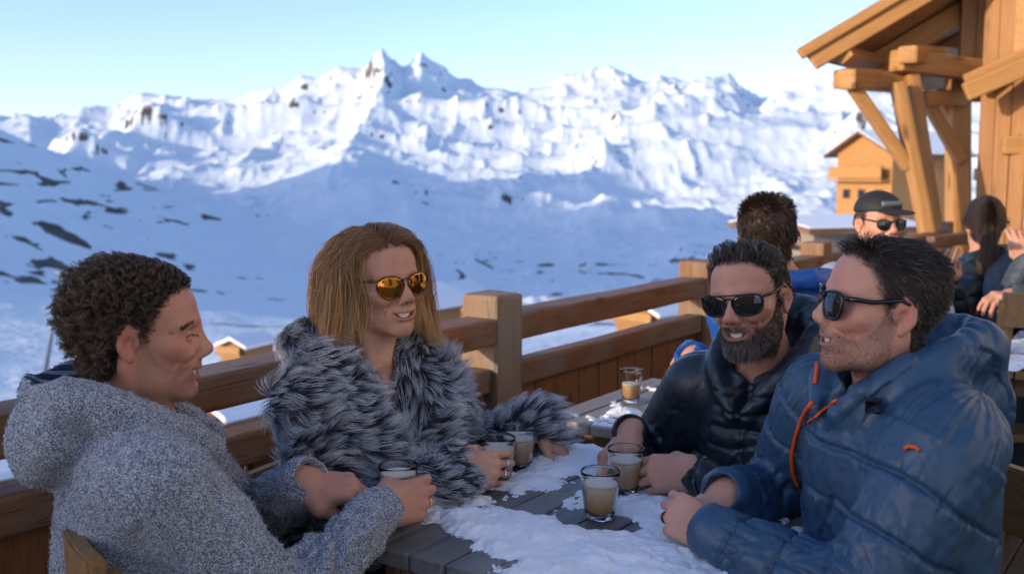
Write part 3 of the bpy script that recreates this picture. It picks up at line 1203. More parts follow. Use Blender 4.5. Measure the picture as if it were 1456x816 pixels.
def trousers(p, mat, boots_m, facing, spread=.13, foot_z=0.05):
    """seated legs: pelvis, thighs forward, shins down, boots on the deck"""
    S = Sculpt()
    f = A(math.cos(rad(facing)), math.sin(rad(facing)), 0)
    r = A(f[1], -f[0], 0)
    pel = p.pel.copy(); pel[2] = .56
    S.ell(pel, (.16, .16, .11), k=.05)
    B = Sculpt()
    for sg in (-1, 1):
        hip = pel + r * sg * .09
        knee = pel + f * .43 + r * sg * spread + A(0, 0, -.03)
        ank = knee + f * .02 + A(0, 0, -knee[2] + .13)
        S.cap(hip, knee, .088, .066, k=.05)
        S.cap(knee, ank, .066, .055, k=.03)
        B.cap(ank + A(0, 0, .07), ank + A(0, 0, -.05), .052, .048, k=.02)
        B.cap(ank + A(0, 0, -.075), ank + f * .15 + A(0, 0, -.085), .046, .042, k=.03)
    V, Q = S.mesh(.008)
    np_mesh('trousers', V, Q, mat, p.root)
    V, Q = B.mesh(.007)
    V[:, 2] = np.maximum(V[:, 2], .012)
    np_mesh('boots', V, Q, boots_m, p.root)
# ------------------------------------------------------------------ the four guests at the table
def ik(sh, wr, pole, l1=.29, l2=.265):
    sh, wr = np.asarray(sh), np.asarray(wr)
    v = wr - sh
    d = np.linalg.norm(v)
    if d > (l1 + l2) * .985:
        k = d / ((l1 + l2) * .985); l1 *= k; l2 *= k
    x = (l1 * l1 - l2 * l2 + d * d) / (2 * d)
    h = math.sqrt(max(l1 * l1 - x * x, 0))
    u = v / d
    p = np.asarray(pole, float)
    p = unit(p - u * (p @ u))
    return sh + u * x + p * h


def trace(S, px, py, d0=1.0, d1=3.0):
    """where the photograph's ray through (px, py) meets the field S"""
    a = at(px, py, 1.0) - CAM
    L = np.linalg.norm(a)
    u = a / L
    t = d0
    for _ in range(80):
        v = S.eval((CAM + u * t)[None])[0]
        t += v * .9
        if v < .0004 or t > d1 + 1:
            break
    p = CAM + u * t
    return p, S.grad(p[None])[0]


def drop(S, p, d):
    """slide p along d until it meets the field S"""
    p = np.asarray(p, float).copy(); d = unit(d)
    for _ in range(60):
        v = S.eval(p[None])[0]
        p += d * v * .9
        if abs(v) < .0003:
            break
    return p


def split_mesh(V, Q, m):
    """faces whose vertices carry mask m, and the others"""
    f = m[Q].mean(1) > .5
    def sub(q):
        ix = np.unique(q)
        mp = np.full(len(V), -1); mp[ix] = np.arange(len(ix))
        return ix, mp[q]
    return sub(Q[~f]), sub(Q[f])


def wrinkles(V, s_, th, amp, f=20.0, seed=0.0, sharp=1.7):
    n = vnoise(np.stack([s_ * f + 1.2 * np.sin(th + seed) + seed, np.cos(th) * 1.5 + seed * 3, np.sin(th) * 1.5], 1))
    n2 = vnoise(np.stack([s_ * f * 2.3 - 1.5 * np.sin(th * 2 + seed), np.cos(th) * 2.6 + seed, np.sin(th) * 2.6 + 5], 1))
    return amp * (np.minimum(np.abs(n) * sharp, 1) ** .8 * .9 + np.minimum(np.abs(n2) * sharp, 1) ** .8 * .45 - .75)


BLACK = (.012, .011, .012)
frame_black = Mat('black_frame').P(Base_Color=(.008, .007, .008), Roughness=.22).m
lens_dark = Mat('dark_lens').P(Base_Color=(.006, .010, .011), Roughness=.05, IOR=1.7, Coat_Weight=.5).m
teeth_m = Mat('teeth').P(Base_Color=(.86, .83, .76), Roughness=.25, Subsurface_Weight=.1).m


def tort():
    M = Mat('tortoiseshell')
    v = M.coord()
    M.P(Base_Color=M.ramp(M.noise(v, 130, 3, .5, 1.5), [(.42, (.02, .007, .004)), (.62, (.22, .06, .015))]), Roughness=.2)
    return M.m


tort_m = tort()
gold_lens = Mat('mirrored_amber_lens').P(Base_Color=(.75, .30, .045), Metallic=1.0, Roughness=.04).m
gold_m = Mat('gold').P(Base_Color=(.80, .55, .22), Metallic=1.0, Roughness=.25).m
silver = Mat('silver').P(Base_Color=(.7, .7, .72), Metallic=1.0, Roughness=.22).m
orange_m = Mat('orange_trim').P(Base_Color=(.80, .10, .012), Roughness=.5).m
denim = Mat('dark_trousers').P(Base_Color=(.02, .025, .04), Roughness=.85).m
boot_m = Mat('boots').P(Base_Color=(.02, .018, .016), Roughness=.6).m

SKIN1 = skin_mat('skin_tanned', (.54, .275, .185), (.54, .17, .125), (.36, .12, .10), stubble=(.07, .055, .05), scalp=(.025, .018, .014))
SKIN2 = skin_mat('skin_warm', (.60, .325, .215), (.60, .22, .16), (.46, .12, .11), nailc=(.50, .16, .15), scalp=(.17, .09, .04))
SKIN3 = skin_mat('skin_bearded', (.58, .31, .21), (.58, .20, .15), (.38, .13, .11), stubble=(.035, .028, .026), scalp=(.022, .016, .013))
SKIN4 = skin_mat('skin_ruddy', (.63, .34, .235), (.62, .21, .155), (.42, .15, .12), stubble=(.10, .07, .055), scalp=(.022, .018, .016))


# ================================================================= A: curly-haired man in the grey fleece
def guest_fleece():
    N = at(194, 592, 1.68)
    p = Person('man in profile with dark curly hair and a speckled grey fleece hoodie', (-.62, 1.62, 0), at(205, 475, 1.67), 12, -2, 0, .955,
               N, N + A(-.015, -.02, -.53), 22, SKIN1, brow=1.15, nose=.78, jaw=.98, slit=True, open_=1.3)
    wr = at(538, 725, 1.80)
    sh = p.T(.185, .035, -.075)
    p.arm('R', sh, ik(sh, wr, (-.15, -.75, -1)), wr, (.80, .56, .05), (.42, -.86, .30), 'wrap')
    wl = at(432, 684, 1.86)
    sh = p.T(-.185, .04, -.075)
    p.arm('L', sh, ik(sh, wl, (-.2, .8, -1)), wl, (.93, -.05, -.10), (.10, -.35, .93), 'loose')
    p.body(stubble=.62, smile=1.5)
    teeth('teeth', (p.hR, p.ht, p.hs), teeth_m, p.root, 1.5, 1.3)
    # coat
    S = Sculpt()
    jacket_base(S, p, 1.04, chest=(.175, .126, .2), belly=(.165, .128, .19), arm=(.078, .064, .045))
    S.setframe(p.tR, p.N)
    ring = [(.030, .115, -.058), (.068, .085, -.030), (.095, .03, .0), (.098, -.04, .028), (.075, -.10, .045), (0, -.135, .052), (-.075, -.10, .045), (-.098, -.04, .028), (-.095, .03, .0), (-.068, .085, -.024), (-.034, .118, -.045)]
    S.chain(ring, [.026, .030, .034, .040, .044, .046, .044, .040, .034, .032, .030], k=.012)
    S.ell((0, -.126, -.014), (.118, .070, .070), k=.012)
    S.ell((0, -.142, -.05), (.092, .050, .058), k=.03)
    S.cap((0, .012, .0), (0, .0, .15), .068, .088, k=.02, op=-1)
    S.ell((0, -.075, .088), (.080, .085, .062), k=.02, op=-1)
    S.ell((0, .11, -.03), (.030, .05, .06), k=.02, op=-1)
    cuffs_cut(S, p, .031)
    V, Q = S.mesh(.0042)
    Nn = vnormals(V, Q)
    bones = [[a['sh'], a['el'], a['wr']] for a in p.arms.values()]
    s_, th, r, bi = bones_coord(V, bones + [[p.N + p.tR @ A(0, 0, -.02), p.pel]])
    arm = bi < 2
    d = np.where(arm, wrinkles(V, s_, th, .014, 13, 1.0) * (.35 + sstep(s_, .12, .30) * 1.0) * (1 - sstep(s_, .49, .53)), wrinkles(V, s_, th, .006, 9, 4.0))
    d = d + .004 * fbm(V * 13, 3) + .0016 * vnoise(V * 120)
    t = (V - p.N) @ p.tR
    V = V + Nn * d[:, None]
    lin = ((t[:, 1] < .03) & (np.linalg.norm((t - A(0, -.075, .088)) / A(.080, .085, .062), axis=1) < 1.16) | (np.linalg.norm(t[:, :2] - A(0, .006), axis=1) < .079) & (t[:, 2] > -.05) & (t[:, 1] < .03)).astype(float)
    (i0, q0), (i1, q1) = split_mesh(V, Q, lin)
    M = Mat('boucle_fleece')
    v = M.coord()
    cell = M.voro(v, 460, 'F1', 'Distance')
    vc = M.node('TexVoronoi', ins={'Vector': v, 'Scale': 460.0}).outputs['Color']
    tone = M.math('ADD', M.math('MULTIPLY', M.node('SeparateColor', ins={'Color': vc}).outputs[0], .75), M.math('MULTIPLY', M.noise(v, 45, 3, .6), .35))
    col = M.ramp(tone, [(.10, (.09, .115, .165)), (.40, (.33, .385, .47)), (.72, (.56, .61, .68)), (1, (.78, .81, .85))])
    col = M.mix(M.fr(cell, .34, .66, 0, .75), col, (.03, .036, .055))
    M.P(Base_Color=col, Roughness=.95, Sheen_Weight=.3, Specular_IOR_Level=.15)
    M.bump(M.math('SUBTRACT', 1.0, cell), .7, .003)
    coat = np_mesh('fleece_hoodie', V[i0], q0, M.m, p.root)
    L = Mat('striped_lining')
    v = L.coord((1, 1, 1), rot=(0.5, .3, .2))
    st = L.math('SINE', L.math('MULTIPLY', L.node('SeparateXYZ', ins={'Vector': v}).outputs[2], 330.0))
    L.P(Base_Color=L.mix(L.fr(st, .35, .6), (.025, .045, .09), (.30, .36, .46)), Roughness=.8)
    np_mesh('hood_lining', V[i1], q1, L.m, coat)
    # pile of small loops standing off the knit
    w = np.ones(len(V))
    P, Nr = sample_surface(V[i0], q0, (V[i0][:, 2] > .62).astype(float), 15000)
    G = grow(P - Nr * .001, Nr, .0052, 5, lambda a, t_: RNG.normal(0, 1, a.shape) * .8, .45)
    hm = hair_mat('fleece_pile', (.15, .18, .24), (.66, .70, .76), rnd=.75, rough=.9, spec=.1)
    strands('fleece_pile', G, .0008, .0004, hm, coat)
    # zip placket
    mb = MB()
    pts = []
    for z in np.linspace(-.075, -.25, 9):
        pts.append(drop(S, p.T(.006, .24, z), -p.tR[:, 1]) + p.tR[:, 1] * .003)
    mb.tube(pts, .008, 8)
    mb.build('zip', Mat('dark_zip').P(Base_Color=(.015, .014, .016), Roughness=.5).m, coat, True)
    # wrist strap of the far arm, ring of the near hand
    a = p.arms['L']
    fd = unit(a['wr'] - a['el'])
    u = unit(np.cross(fd, A(0, 0, 1))); w_ = np.cross(fd, u)
    mb = MB()
    mb.tube([a['wr'] + fd * .012 + (u * math.cos(k) * .036 + w_ * math.sin(k) * .034) for k in np.linspace(0, 2 * math.pi, 24, endpoint=False)], .0065, 8, closed=True)
    mb.build('wristband', Mat('dark_band').P(Base_Color=(.012, .012, .016), Roughness=.4).m, p.root, True)
    trousers(p, denim, boot_m, 22)
    finger_ring(p, 'R', 2, gold_m, wide=.0013)
    # hair
    q = lambda P: p.q(P)
    C = p.field()
    P, Nr = p.hair_roots(8200, lambda x: scalp_mask(x))
    qq = q(P)
    back = sstep(-qq[:, 1], -.05, .06)
    lowz = sstep(.06 - qq[:, 2], 0, .1)
    L_ = (.020 + .018 * back + .004 * sstep(qq[:, 2], .06, .11)) * (.7 + .6 * RNG.random(len(P)))
    side = sstep(.05 - qq[:, 2], 0, .04) * sstep(qq[:, 1], -.03, .0)
    L_ = L_ * (1 - .68 * side)
    dl = p.ldir(np.stack([0 * qq[:, 0], -.55 - .2 * back, .25 - .9 * lowz], 1))
    G = grow(P, Nr, L_, 14, lambda a, t_: dl + Nr * .25 * (1 - t_), .45, C, .003)
    G, lk = clump(G, 900, .74, tipw=.7, ret=True)
    G = curl(G, np.where(side > .5, .0015, .0056), 1.7, lock=lk)
    strands('hair', G, .00045, .00020, hair_mat('dark_curls', (.022, .013, .009), (.150, .088, .045), rnd=.7, rough=.30), p.root)
    p.brows(hair_mat('dark_brow', (.03, .02, .014), (.05, .033, .022)), 420)
    return p


# ================================================================= B: woman in the shaggy fur
def guest_fur():
    N = at(522, 512, 2.17)
    p = Person('blonde woman in mirrored sunglasses and a shaggy grey fur coat', (-.30, 2.12, 0), at(541, 402, 2.14), -49, 1, -4, .95, N, N + A(-.06, .04, -.52), -38, SKIN2, fem=True, brow=.6, nose=.5, jaw=.92, chin=-.002, neck_r=.046, open_=1.35)
    wr = at(648, 669, 2.06)
    sh = p.T(.165, .02, -.07)
    p.arm('R', sh, ik(sh, wr, (-.9, -.1, -1), .27, .25), wr, (.92, .30, -.04), (.16, -.93, .30), 'glass', .96)
    wl = at(770, 604, 2.37)
    sh = p.T(-.165, .03, -.07)
    p.arm('L', sh, ik(sh, wl, (.6, .6, -1), .27, .25), wl, (.52, -.18, -.62), (.70, .0, .62), 'flat', .92)
    p.body(smile=1.45)
    teeth('teeth', (p.hR, p.ht, p.hs), teeth_m, p.root, 1.45, 1.35)
    # knit top in the neckline
    S0 = Sculpt()
    S0.setframe(p.tR, p.N)
    S0.cap((-.09, -.005, -.075), (.09, -.005, -.075), .058, k=.05)
    S0.ell((0, .01, -.2), (.125, .100, .17), k=.05)
    S0.ell((0, .055, -.01), (.042, .06, .060), k=.03, op=-1)
    S0.cap((0, .0, -.06), (0, .01, .12), .052, .06, k=.02, op=-1)
    V, Q = S0.mesh(.006)
    np_mesh('knit_top', V, Q, Mat('dark_knit').P(Base_Color=(.05, .042, .042), Roughness=.9).m, p.root)
    S = Sculpt()
    jacket_base(S, p, .98, chest=(.168, .128, .2), belly=(.17, .14, .2), shw=.13, arm=(.070, .062, .052))
    S.setframe(p.tR, p.N)
    S.chain([(.050, .140, -.22), (.078, .128, -.13), (.105, .075, -.05), (.115, -.01, .005), (.09, -.09, .025), (0, -.115, .03), (-.09, -.09, .025), (-.115, -.01, .005), (-.105, .075, -.05), (-.078, .128, -.13), (-.050, .140, -.22)],
            [.034, .040, .044, .046, .048, .048, .048, .046, .044, .040, .034], k=.03)
    S.ell((0, .13, -.09), (.040, .10, .13), k=.02, op=-1)
    S.cap((0, .01, -.04), (0, .0, .15), .060, .085, k=.02, op=-1)
    S.ell((0, .15, -.24), (.012, .06, .12), k=.02, op=-1)
    cuffs_cut(S, p, .030)
    V, Q = S.mesh(.0055)
    Nn = vnormals(V, Q)
    V = V + Nn * (.006 * fbm(V * 11, 3))[:, None]
    M = Mat('fur_backing').P(Base_Color=(.035, .038, .05), Roughness=1.0)
    coat = np_mesh('fur_coat', V, Q, M.m, p.root)
    hm = hair_mat('grey_fur', (.045, .055, .085), (.80, .83, .89), rnd=.4, rough=.6, spec=.3)
    cr = [nd for nd in hm.node_tree.nodes if nd.type == 'MAP_RANGE'][0]
    cr.inputs[1].default_value, cr.inputs[2].default_value = .22, .85
    bones = [[a['sh'], a['el'], a['wr'] + unit(a['wr'] - a['el']) * .02] for a in p.arms.values()] + [[p.N, p.pel]]
    P, Nr = sample_surface(V, Q, sstep(V[:, 2], .60, .70), 56000)
    s_, th, r, bi = bones_coord(P, bones)
    flow = np.zeros_like(P)
    for i, ch in enumerate(bones[:2]):
        flow[bi == i] = unit(ch[2] - ch[1])
    flow[bi == 2] = A(0, 0, -1)
    flow = flow + 1.0 * np.stack([vnoise(P * 21), vnoise(P * 21 + 40), vnoise(P * 21 + 80)], 1) + A(0, 0, -.45)
    Lf = .050 * (.50 + .8 * RNG.random(len(P))) * np.where(np.linalg.norm(P - bones[0][2], axis=1) < .07, .55, 1)
    G = grow(P, Nr, Lf, 7, lambda a, t_: flow * (.5 + t_), .36)
    G = clump(G, 2600, .70, tipw=.8)
    G = G + .0022 * np.linspace(0, 1, 7)[None, :, None] * RNG.normal(0, 1, (len(P), 1, 3))
    strands('fur', G, .00046, .00010, hm, coat)
    # hidden inner cuff, rings
    for side in ('R',):
        a = p.arms[side]
        fd = unit(a['wr'] - a['el'])
        S1 = Sculpt()
        S1.cap(a['wr'] - fd * .05, a['wr'] + fd * .012, .034, .033)
        S1.cap(a['wr'] - fd * .0, a['wr'] + fd * .08, .0285, k=.004, op=-1)
        V, Q = S1.mesh(.004)
        np_mesh('cuff', V, Q, Mat('navy_cuff').P(Base_Color=(.012, .016, .03), Roughness=.8).m, coat)
    p.sunglasses(tort_m, gold_lens, a=.0300, b=.0265, cx=.0360, cz=.001, square=2.3)
    trousers(p, denim, boot_m, -38, .10)
    C = p.field()
    C.setframe(p.tR, p.N)
    C.cap((-.13, -.01, -.06), (.13, -.01, -.06), .085, k=.05)
    P, Nr = p.hair_roots(9500, lambda x: scalp_mask(x, True))
    q = p.q(P)
    part = .012
    sd = np.where(q[:, 0] > part, 1.0, -1.0)
    up = sstep(q[:, 2], .03, .10)
    frt = sstep(q[:, 1], -.02, .06)
    d0 = np.stack([sd * (.90 - .1 * frt), -.42 - .34 * frt + .15 * (1 - up), .02 + .12 * up], 1)
    d1 = np.stack([np.where(sd > 0, -.05, -.10), -.16 + .06 * frt, -1 + 0 * sd], 1)
    w0, w1 = p.ldir(d0), p.ldir(d1)
    wave = RNG.normal(0, .05, P.shape)
    G = grow(P, Nr, .175 + .125 * RNG.random(len(P)) ** .8, 18, lambda a, t_: w0 * max(0, 1 - t_ * 3.2) + w1 * min(1, t_ * 2.4) + wave + .22 * np.stack([vnoise(a * 9), vnoise(a * 9 + 30), vnoise(a * 9 + 60)], 1), .66, C, .0042)
    # body off the head
    off = .0030 * np.sin(np.linspace(0, 1, 18) * 2.6)[None, :, None] * p.ldir(np.stack([sd * .9, -.3 + 0 * sd, .35 + 0 * sd], 1))[:, None, :] * (.4 + .9 * RNG.random(len(P)))[:, None, None]
    G, lk = clump(G + off, 320, .54, ret=True)
    G = curl(G, .0070, .85, lock=lk)
    strands('hair', G, .00042, .00018, hair_mat('blonde_hair', (.27, .122, .045), (.95, .555, .235), rnd=.6, rough=.28), p.root)
    finger_ring(p, 'R', 2, silver, wide=.0024)
    finger_ring(p, 'R', 1, silver, wide=.0018)
    return p


# ================================================================= C: bearded man in the dark quilted jacket
def guest_beard():
    N = at(1090, 512, 2.20)
    p = Person('bearded man in dark sunglasses and a black quilted jacket', (.55, 2.2, 0), at(1066, 424, 2.15), 232, -4, -7, .98, N, N + A(.06, .03, -.53), 226, SKIN3, brow=1.05, nose=.85, jaw=1.0, open_=1.4)
    wr = at(896, 614, 2.24)
    sh = p.T(.180, .02, -.075)
    p.arm('R', sh, ik(sh, wr, (-.3, .6, -1)), wr, (-.62, -.50, -.45), (-.52, .1, .80), 'loose')
    wl = at(992, 672, 2.04)
    sh = p.T(-.180, .03, -.075)
    p.arm('L', sh, ik(sh, wl, (.8, -.3, -1)), wl, (-.93, .22, -.08), (-.22, -.85, .48), 'wrap')
    p.body(stubble=1.0, smile=1.4)
    teeth('teeth', (p.hR, p.ht, p.hs), teeth_m, p.root, 1.4, 1.4)
    S = Sculpt()
    jacket_base(S, p, 1.04, arm=(.074, .060, .040))
    S.setframe(p.tR, p.N)
    S.chain([(.016, .128, -.085), (.060, .100, -.035), (.084, .072, -.002), (.100, .02, .025), (.105, -.05, .055), (.078, -.11, .075), (0, -.135, .08), (-.078, -.11, .075), (-.105, -.05, .055), (-.100, .02, .025), (-.084, .072, -.002), (-.060, .100, -.035), (-.016, .128, -.085)],
            [.018, .020, .022, .026, .034, .040, .042, .040, .034, .026, .022, .020, .018], k=.028)
    S.ell((0, -.135, .0), (.115, .06, .085), k=.035)
    S.cap((0, .018, .015), (0, .010, .20), .067, .092, k=.012, op=-1)
    S.ell((0, .12, -.030), (.016, .05, .045), k=.012, op=-1)
    cuffs_cut(S, p, .0305)
    V, Q = S.mesh(.0042)
    Nn = vnormals(V, Q)
    t = (V - p.N) @ p.tR
    bones = [[a['sh'], a['el'], a['wr']] for a in p.arms.values()]
    s_, th, r, bi = bones_coord(V, bones + [[p.N + p.tR @ A(0, 0, -.02), p.pel]])
    arm = bi < 2
    zz = t[:, 2] + .006 * vnoise(V * 14) + .03 * np.abs(t[:, 0])
    tor = -.0075 * seam(zz, .042, .0065) + .0028 * vnoise(np.stack([t[:, 0] * 40, t[:, 1] * 25, zz * 60], 1))
    slv = wrinkles(V, s_, th, .008, 17, 2.0) * (.4 + .8 * sstep(s_, .1, .28))
    upm = sstep(t[:, 2], -.07, -.02)
    d = np.where(arm, slv * (1 - sstep(s_, .49, .53)), tor * (1 - upm) + .003 * fbm(V * 30, 2) * upm)
    ctr = np.exp(-(t[:, 0] / .007) ** 2) * (t[:, 1] > .05) * (t[:, 2] < -.05)
    V = V + Nn * (d - .007 * ctr)[:, None]
    M = Mat('black_quilted_nylon')
    v = M.coord()
    n = M.noise(v, 70, 4, .6, 1.5)
    M.P(Base_Color=M.mix(M.noise(v, 9, 3), (.008, .014, .020), (.014, .022, .032)), Roughness=M.fr(n, .3, .7, .30, .46), Specular_IOR_Level=.55)
    M.bump(n, .35, .003)
    coat = np_mesh('quilted_jacket', V, Q, M.m, p.root)
    mb = MB()
    pts = [drop(S, p.T(0, .24, z), -p.tR[:, 1]) - p.tR[:, 1] * .003 for z in np.linspace(-.155, -.40, 16)]
    mb.tube(pts, .0032, 6)
    z = mb.build('zip', Mat('grey_zip').P(Base_Color=(.10, .11, .12), Metallic=.6, Roughness=.4).m, coat, True)
    mb = MB()
    mb.beam(pts[0] + p.tR[:, 1] * .006, pts[0] + p.tR[:, 1] * .010 + A(0, 0, -.045), .006, .003, up=p.tR[:, 1], bev=.001)
    mb.build('zip_pull', silver, z)
    # shirt showing at the throat
    p.sunglasses(frame_black, lens_dark, a=.0315, b=.0240, cx=.0380, cz=.001, square=2.7, topbar=True)
    trousers(p, denim, boot_m, 226)
    C = p.field()
    P, Nr = p.hair_roots(7500, lambda x: scalp_mask(x, recede=.006))
    q = p.q(P)
    top = sstep(q[:, 2], .045, .085)
    frt = sstep(q[:, 1], .0, .06)
    L_ = (.014 + .018 * top + .008 * top * frt) * (.75 + .5 * RNG.random(len(P)))
    dl = p.ldir(np.stack([.30 + 0 * q[:, 0], -.75 + .15 * frt, -.60 + .55 * top + .65 * frt * top], 1))
    G = grow(P, Nr, L_, 9, lambda a, t_: dl + Nr * (.15 + .5 * top * frt)[:, None] * (1 - t_), .58, C, .002)
    G = clump(G, 420, .66)
    G, lk = clump(G, 300, .5, ret=True)
    G = curl(G, .0030, .7, lock=lk)
    strands('hair', G, .00040, .00014, hair_mat('dark_brown_hair', (.016, .011, .008), (.065, .042, .027), rnd=.5, rough=.36, grey=.06), p.root)
    # beard
    def bw(x):
        a = paint_head(x, None, stubble=1.0, smile=1.4)
        xs = np.linspace(-.034, .034, 9)
        mo = seg_dist(x, [A(k, .093 - .0165 * (k / .034) ** 2, -.066 + .010 * (k / .034) ** 2) for k in xs])
        return sstep(a['stubble'], .35, .9) * (1 - a['lip']) * (x[:, 2] > -.145) * sstep(mo, .0085, .0115)
    P, Nr = p.hair_roots(6500, bw)
    q = p.q(P)
    chin = sstep(-q[:, 2], .06, .10) * sstep(q[:, 1], .02, .06)
    dl = p.ldir(np.stack([np.sign(q[:, 0]) * .12 + 0 * q[:, 0], .05 + .35 * chin, -1 + 0 * q[:, 0]], 1))
    L_ = (.0055 + .0085 * chin) * (.7 + .5 * RNG.random(len(P)))
    G = grow(P, Nr, L_, 6, lambda a, t_: dl + Nr * .45, .5)
    G = clump(curl(G, .0008, .7), 700, .5)
    isg = (RNG.random(len(P)) < .22 + .5 * chin)
    bm_ = hair_mat('dark_beard', (.016, .012, .010), (.040, .028, .021), rnd=.5, rough=.4)
    bd = strands('beard', G[~isg], .00028, .00012, bm_, p.root)
    strands('grey_whiskers', G[isg], .00028, .00012, hair_mat('grey_beard', (.10, .095, .09), (.30, .285, .27), rnd=.4, rough=.4), bd)
    return p


# ================================================================= D: man in the blue insulated jacket
def guest_blue():
    N = at(1266, 530, 1.73)
    p = Person('man in profile with short dark hair and a blue padded jacket with orange zips', (.66, 1.72, 0), at(1252, 436, 1.69), 179, 5, 2, .975, N, N + A(.05, -.01, -.53), 192, SKIN4, brow=1.05, nose=.65, jaw=1.03, open_=1.05)
    wr = at(1034, 700, 1.86)
    sh = p.T(.185, .03, -.075)
    p.arm('R', sh, ik(sh, wr, (.1, .8, -1)), wr, (-.74, -.50, -.30), (-.25, -.25, .93), 'fist')
    wl = at(1016, 757, 1.72)
    sh = p.T(-.185, .02, -.085)
    p.arm('L', sh, ik(sh, wl, (.35, -.8, -1)), wl, (-.62, .66, .14), (-.62, -.50, .55), 'wrap')
    p.body(stubble=.75, smile=1.5)
    teeth('teeth', (p.hR, p.ht, p.hs), teeth_m, p.root, 1.5, 1.05)
    S = Sculpt()
    jacket_base(S, p, 1.10, chest=(.178, .135, .2), arm=(.080, .070, .045), shw=.15)
    S.setframe(p.tR, p.N)
    S.chain([(.030, .118, -.050), (.075, .088, -.012), (.100, .02, .020), (.110, -.055, .034), (.085, -.108, .036), (0, -.130, .036), (-.085, -.108, .036), (-.110, -.055, .034), (-.100, .02, .020), (-.075, .088, -.012), (-.030, .118, -.050)],
            [.022, .024, .030, .042, .050, .052, .050, .042, .030, .024, .022], k=.024)
    S.ell((0, -.122, -.04), (.128, .060, .078), k=.03)
    S.ell((0, -.135, -.075), (.105, .046, .055), k=.04)
    S.cap((0, .016, .0), (0, .008, .20), .067, .090, k=.012, op=-1)
    S.ell((0, -.055, .082), (.075, .080, .05), k=.02, op=-1)
    S.ell((0, .13, -.035), (.018, .05, .05), k=.012, op=-1)
    cuffs_cut(S, p, .0315)
    V, Q = S.mesh(.0036)
    Nn = vnormals(V, Q)
    t = (V - p.N) @ p.tR
    bones = [[a['sh'], a['el'], a['wr']] for a in p.arms.values()]
    s_, th, r, bi = bones_coord(V, bones + [[p.N + p.tR @ A(0, 0, -.02), p.pel]])
    arm = bi < 2
    slv = wrinkles(V, s_, th, .0095, 15, 3.0) * (.35 + .8 * sstep(s_, .10, .28)) - .008 * seam(s_ + .008 * vnoise(V * 9), .085, .0045) + .0022 * vnoise(np.stack([th * 14, s_ * 12, 0 * s_], 1)) * seam(s_ + .008 * vnoise(V * 9), .085, .018)
    zs = t[:, 2] + .006 * vnoise(V * 9) + .02
    tor = -.009 * seam(zs, .085, .0045) + .0024 * vnoise(np.stack([t[:, 0] * 75, t[:, 1] * 75, zs * 12], 1)) * seam(zs, .085, .02) + wrinkles(V, s_, th, .005, 12, 5.0)
    upm = sstep(t[:, 2], -.09, -.04)
    fold = wrinkles(V, t[:, 1] * .9 + t[:, 2] * .5, np.arctan2(t[:, 0], t[:, 1] + .05), .007, 17, 8.0)
    d = np.where(arm, slv * (1 - sstep(s_, .50, .54)), tor * (1 - upm) + fold * upm) + .0016 * vnoise(V * 55)
    V = V + Nn * d[:, None]
    M = Mat('blue_padded_nylon')
    v = M.coord()
    n = M.noise(v, 34, 5, .62, 1.8)
    n2 = M.noise(v, 120, 3, .6, 1.0)
    M.P(Base_Color=M.mix(M.noise(v, 8, 3), (.022, .062, .120), (.034, .086, .155)), Roughness=M.fr(n, .3, .7, .36, .50), Specular_IOR_Level=.5)
    b1 = M.bump(n, .22, .004)
    M.bump(n2, .25, .0015, b1)
    coat = np_mesh('padded_jacket', V, Q, M.m, p.root)
    def piping(name, px, r=.0034, lift=.003):
        pts = []
        for x, y in px:
            c, g = trace(S, x, y)
            pts.append(c + g * lift)
        mb = MB()
        mb.tube(pts, r, 8)
        return mb.build(name, orange_m, coat, True)
    def curve(pts, n=10):
        pts = np.array(pts, float)
        t_ = np.linspace(0, 1, len(pts)); u = np.linspace(0, 1, n)
        return [(np.interp(x, t_, pts[:, 0]), np.interp(x, t_, pts[:, 1])) for x in u]
    piping('front_zip', curve([(1163, 518), (1162, 532), (1160, 546)], 4), .004)
    piping('pocket_zip', curve([(1157, 571), (1144, 590), (1133, 620), (1127, 650), (1129, 675), (1137, 692)], 14), .0042)
    piping('collar_piping', curve([(1151, 602), (1168, 583), (1193, 569)], 8), .0026)
    # small orange emblem on the sleeve: a leaping shape of three strokes
    mb = MB()
    for pts, r in (([(1286, 638), (1293, 635), (1302, 636), (1310, 640)], [.0012, .0034, .0034, .0010]), ([(1293, 636), (1287, 641)], [.002, .0008]), ([(1304, 637), (1308, 643)], [.0022, .0008])):
        q3 = []
        for x, y in pts:
            c, g = trace(S, x, y)
            q3.append(c + g * .004)
        mb.tube(q3, r, 6)
    mb.build('sleeve_emblem', orange_m, coat, True)
    mb = MB()
    c, g = trace(S, 1242, 575)
    mb.box(c + g * .004, (.018, .018, .008), frame_from(unit(np.cross(g, A(0, 0, 1))), g), .003)
    mb.build('cord_lock', Mat('navy_plastic').P(Base_Color=(.01, .016, .03), Roughness=.4).m, coat, True)
    finger_ring(p, 'L', 2, frame_black, wide=.0020)
    p.sunglasses(frame_black, lens_dark, a=.0290, b=.0255, cx=.0360, cz=.002, square=2.9, rim=.0026, temple=.0036)
    trousers(p, denim, boot_m, 192)
    C = p.field()
    P, Nr = p.hair_roots(9000, lambda x: scalp_mask(x, recede=.010))
    q = p.q(P)
    top = sstep(q[:, 2], .05, .09)
    frt = sstep(q[:, 1], .0, .06)
    L_ = (.009 + .011 * top + .004 * top * frt) * (.75 + .5 * RNG.random(len(P)))
    dl = p.ldir(np.stack([.1 * np.sign(q[:, 0]), -.75 + .95 * frt * top, -.75 + .68 * top], 1))
    G = grow(P, Nr, L_, 7, lambda a, t_: dl + Nr * (.10 + .22 * top * frt)[:, None] * (1 - t_), .60, C, .0015)
    G = clump(G, 900, .5)
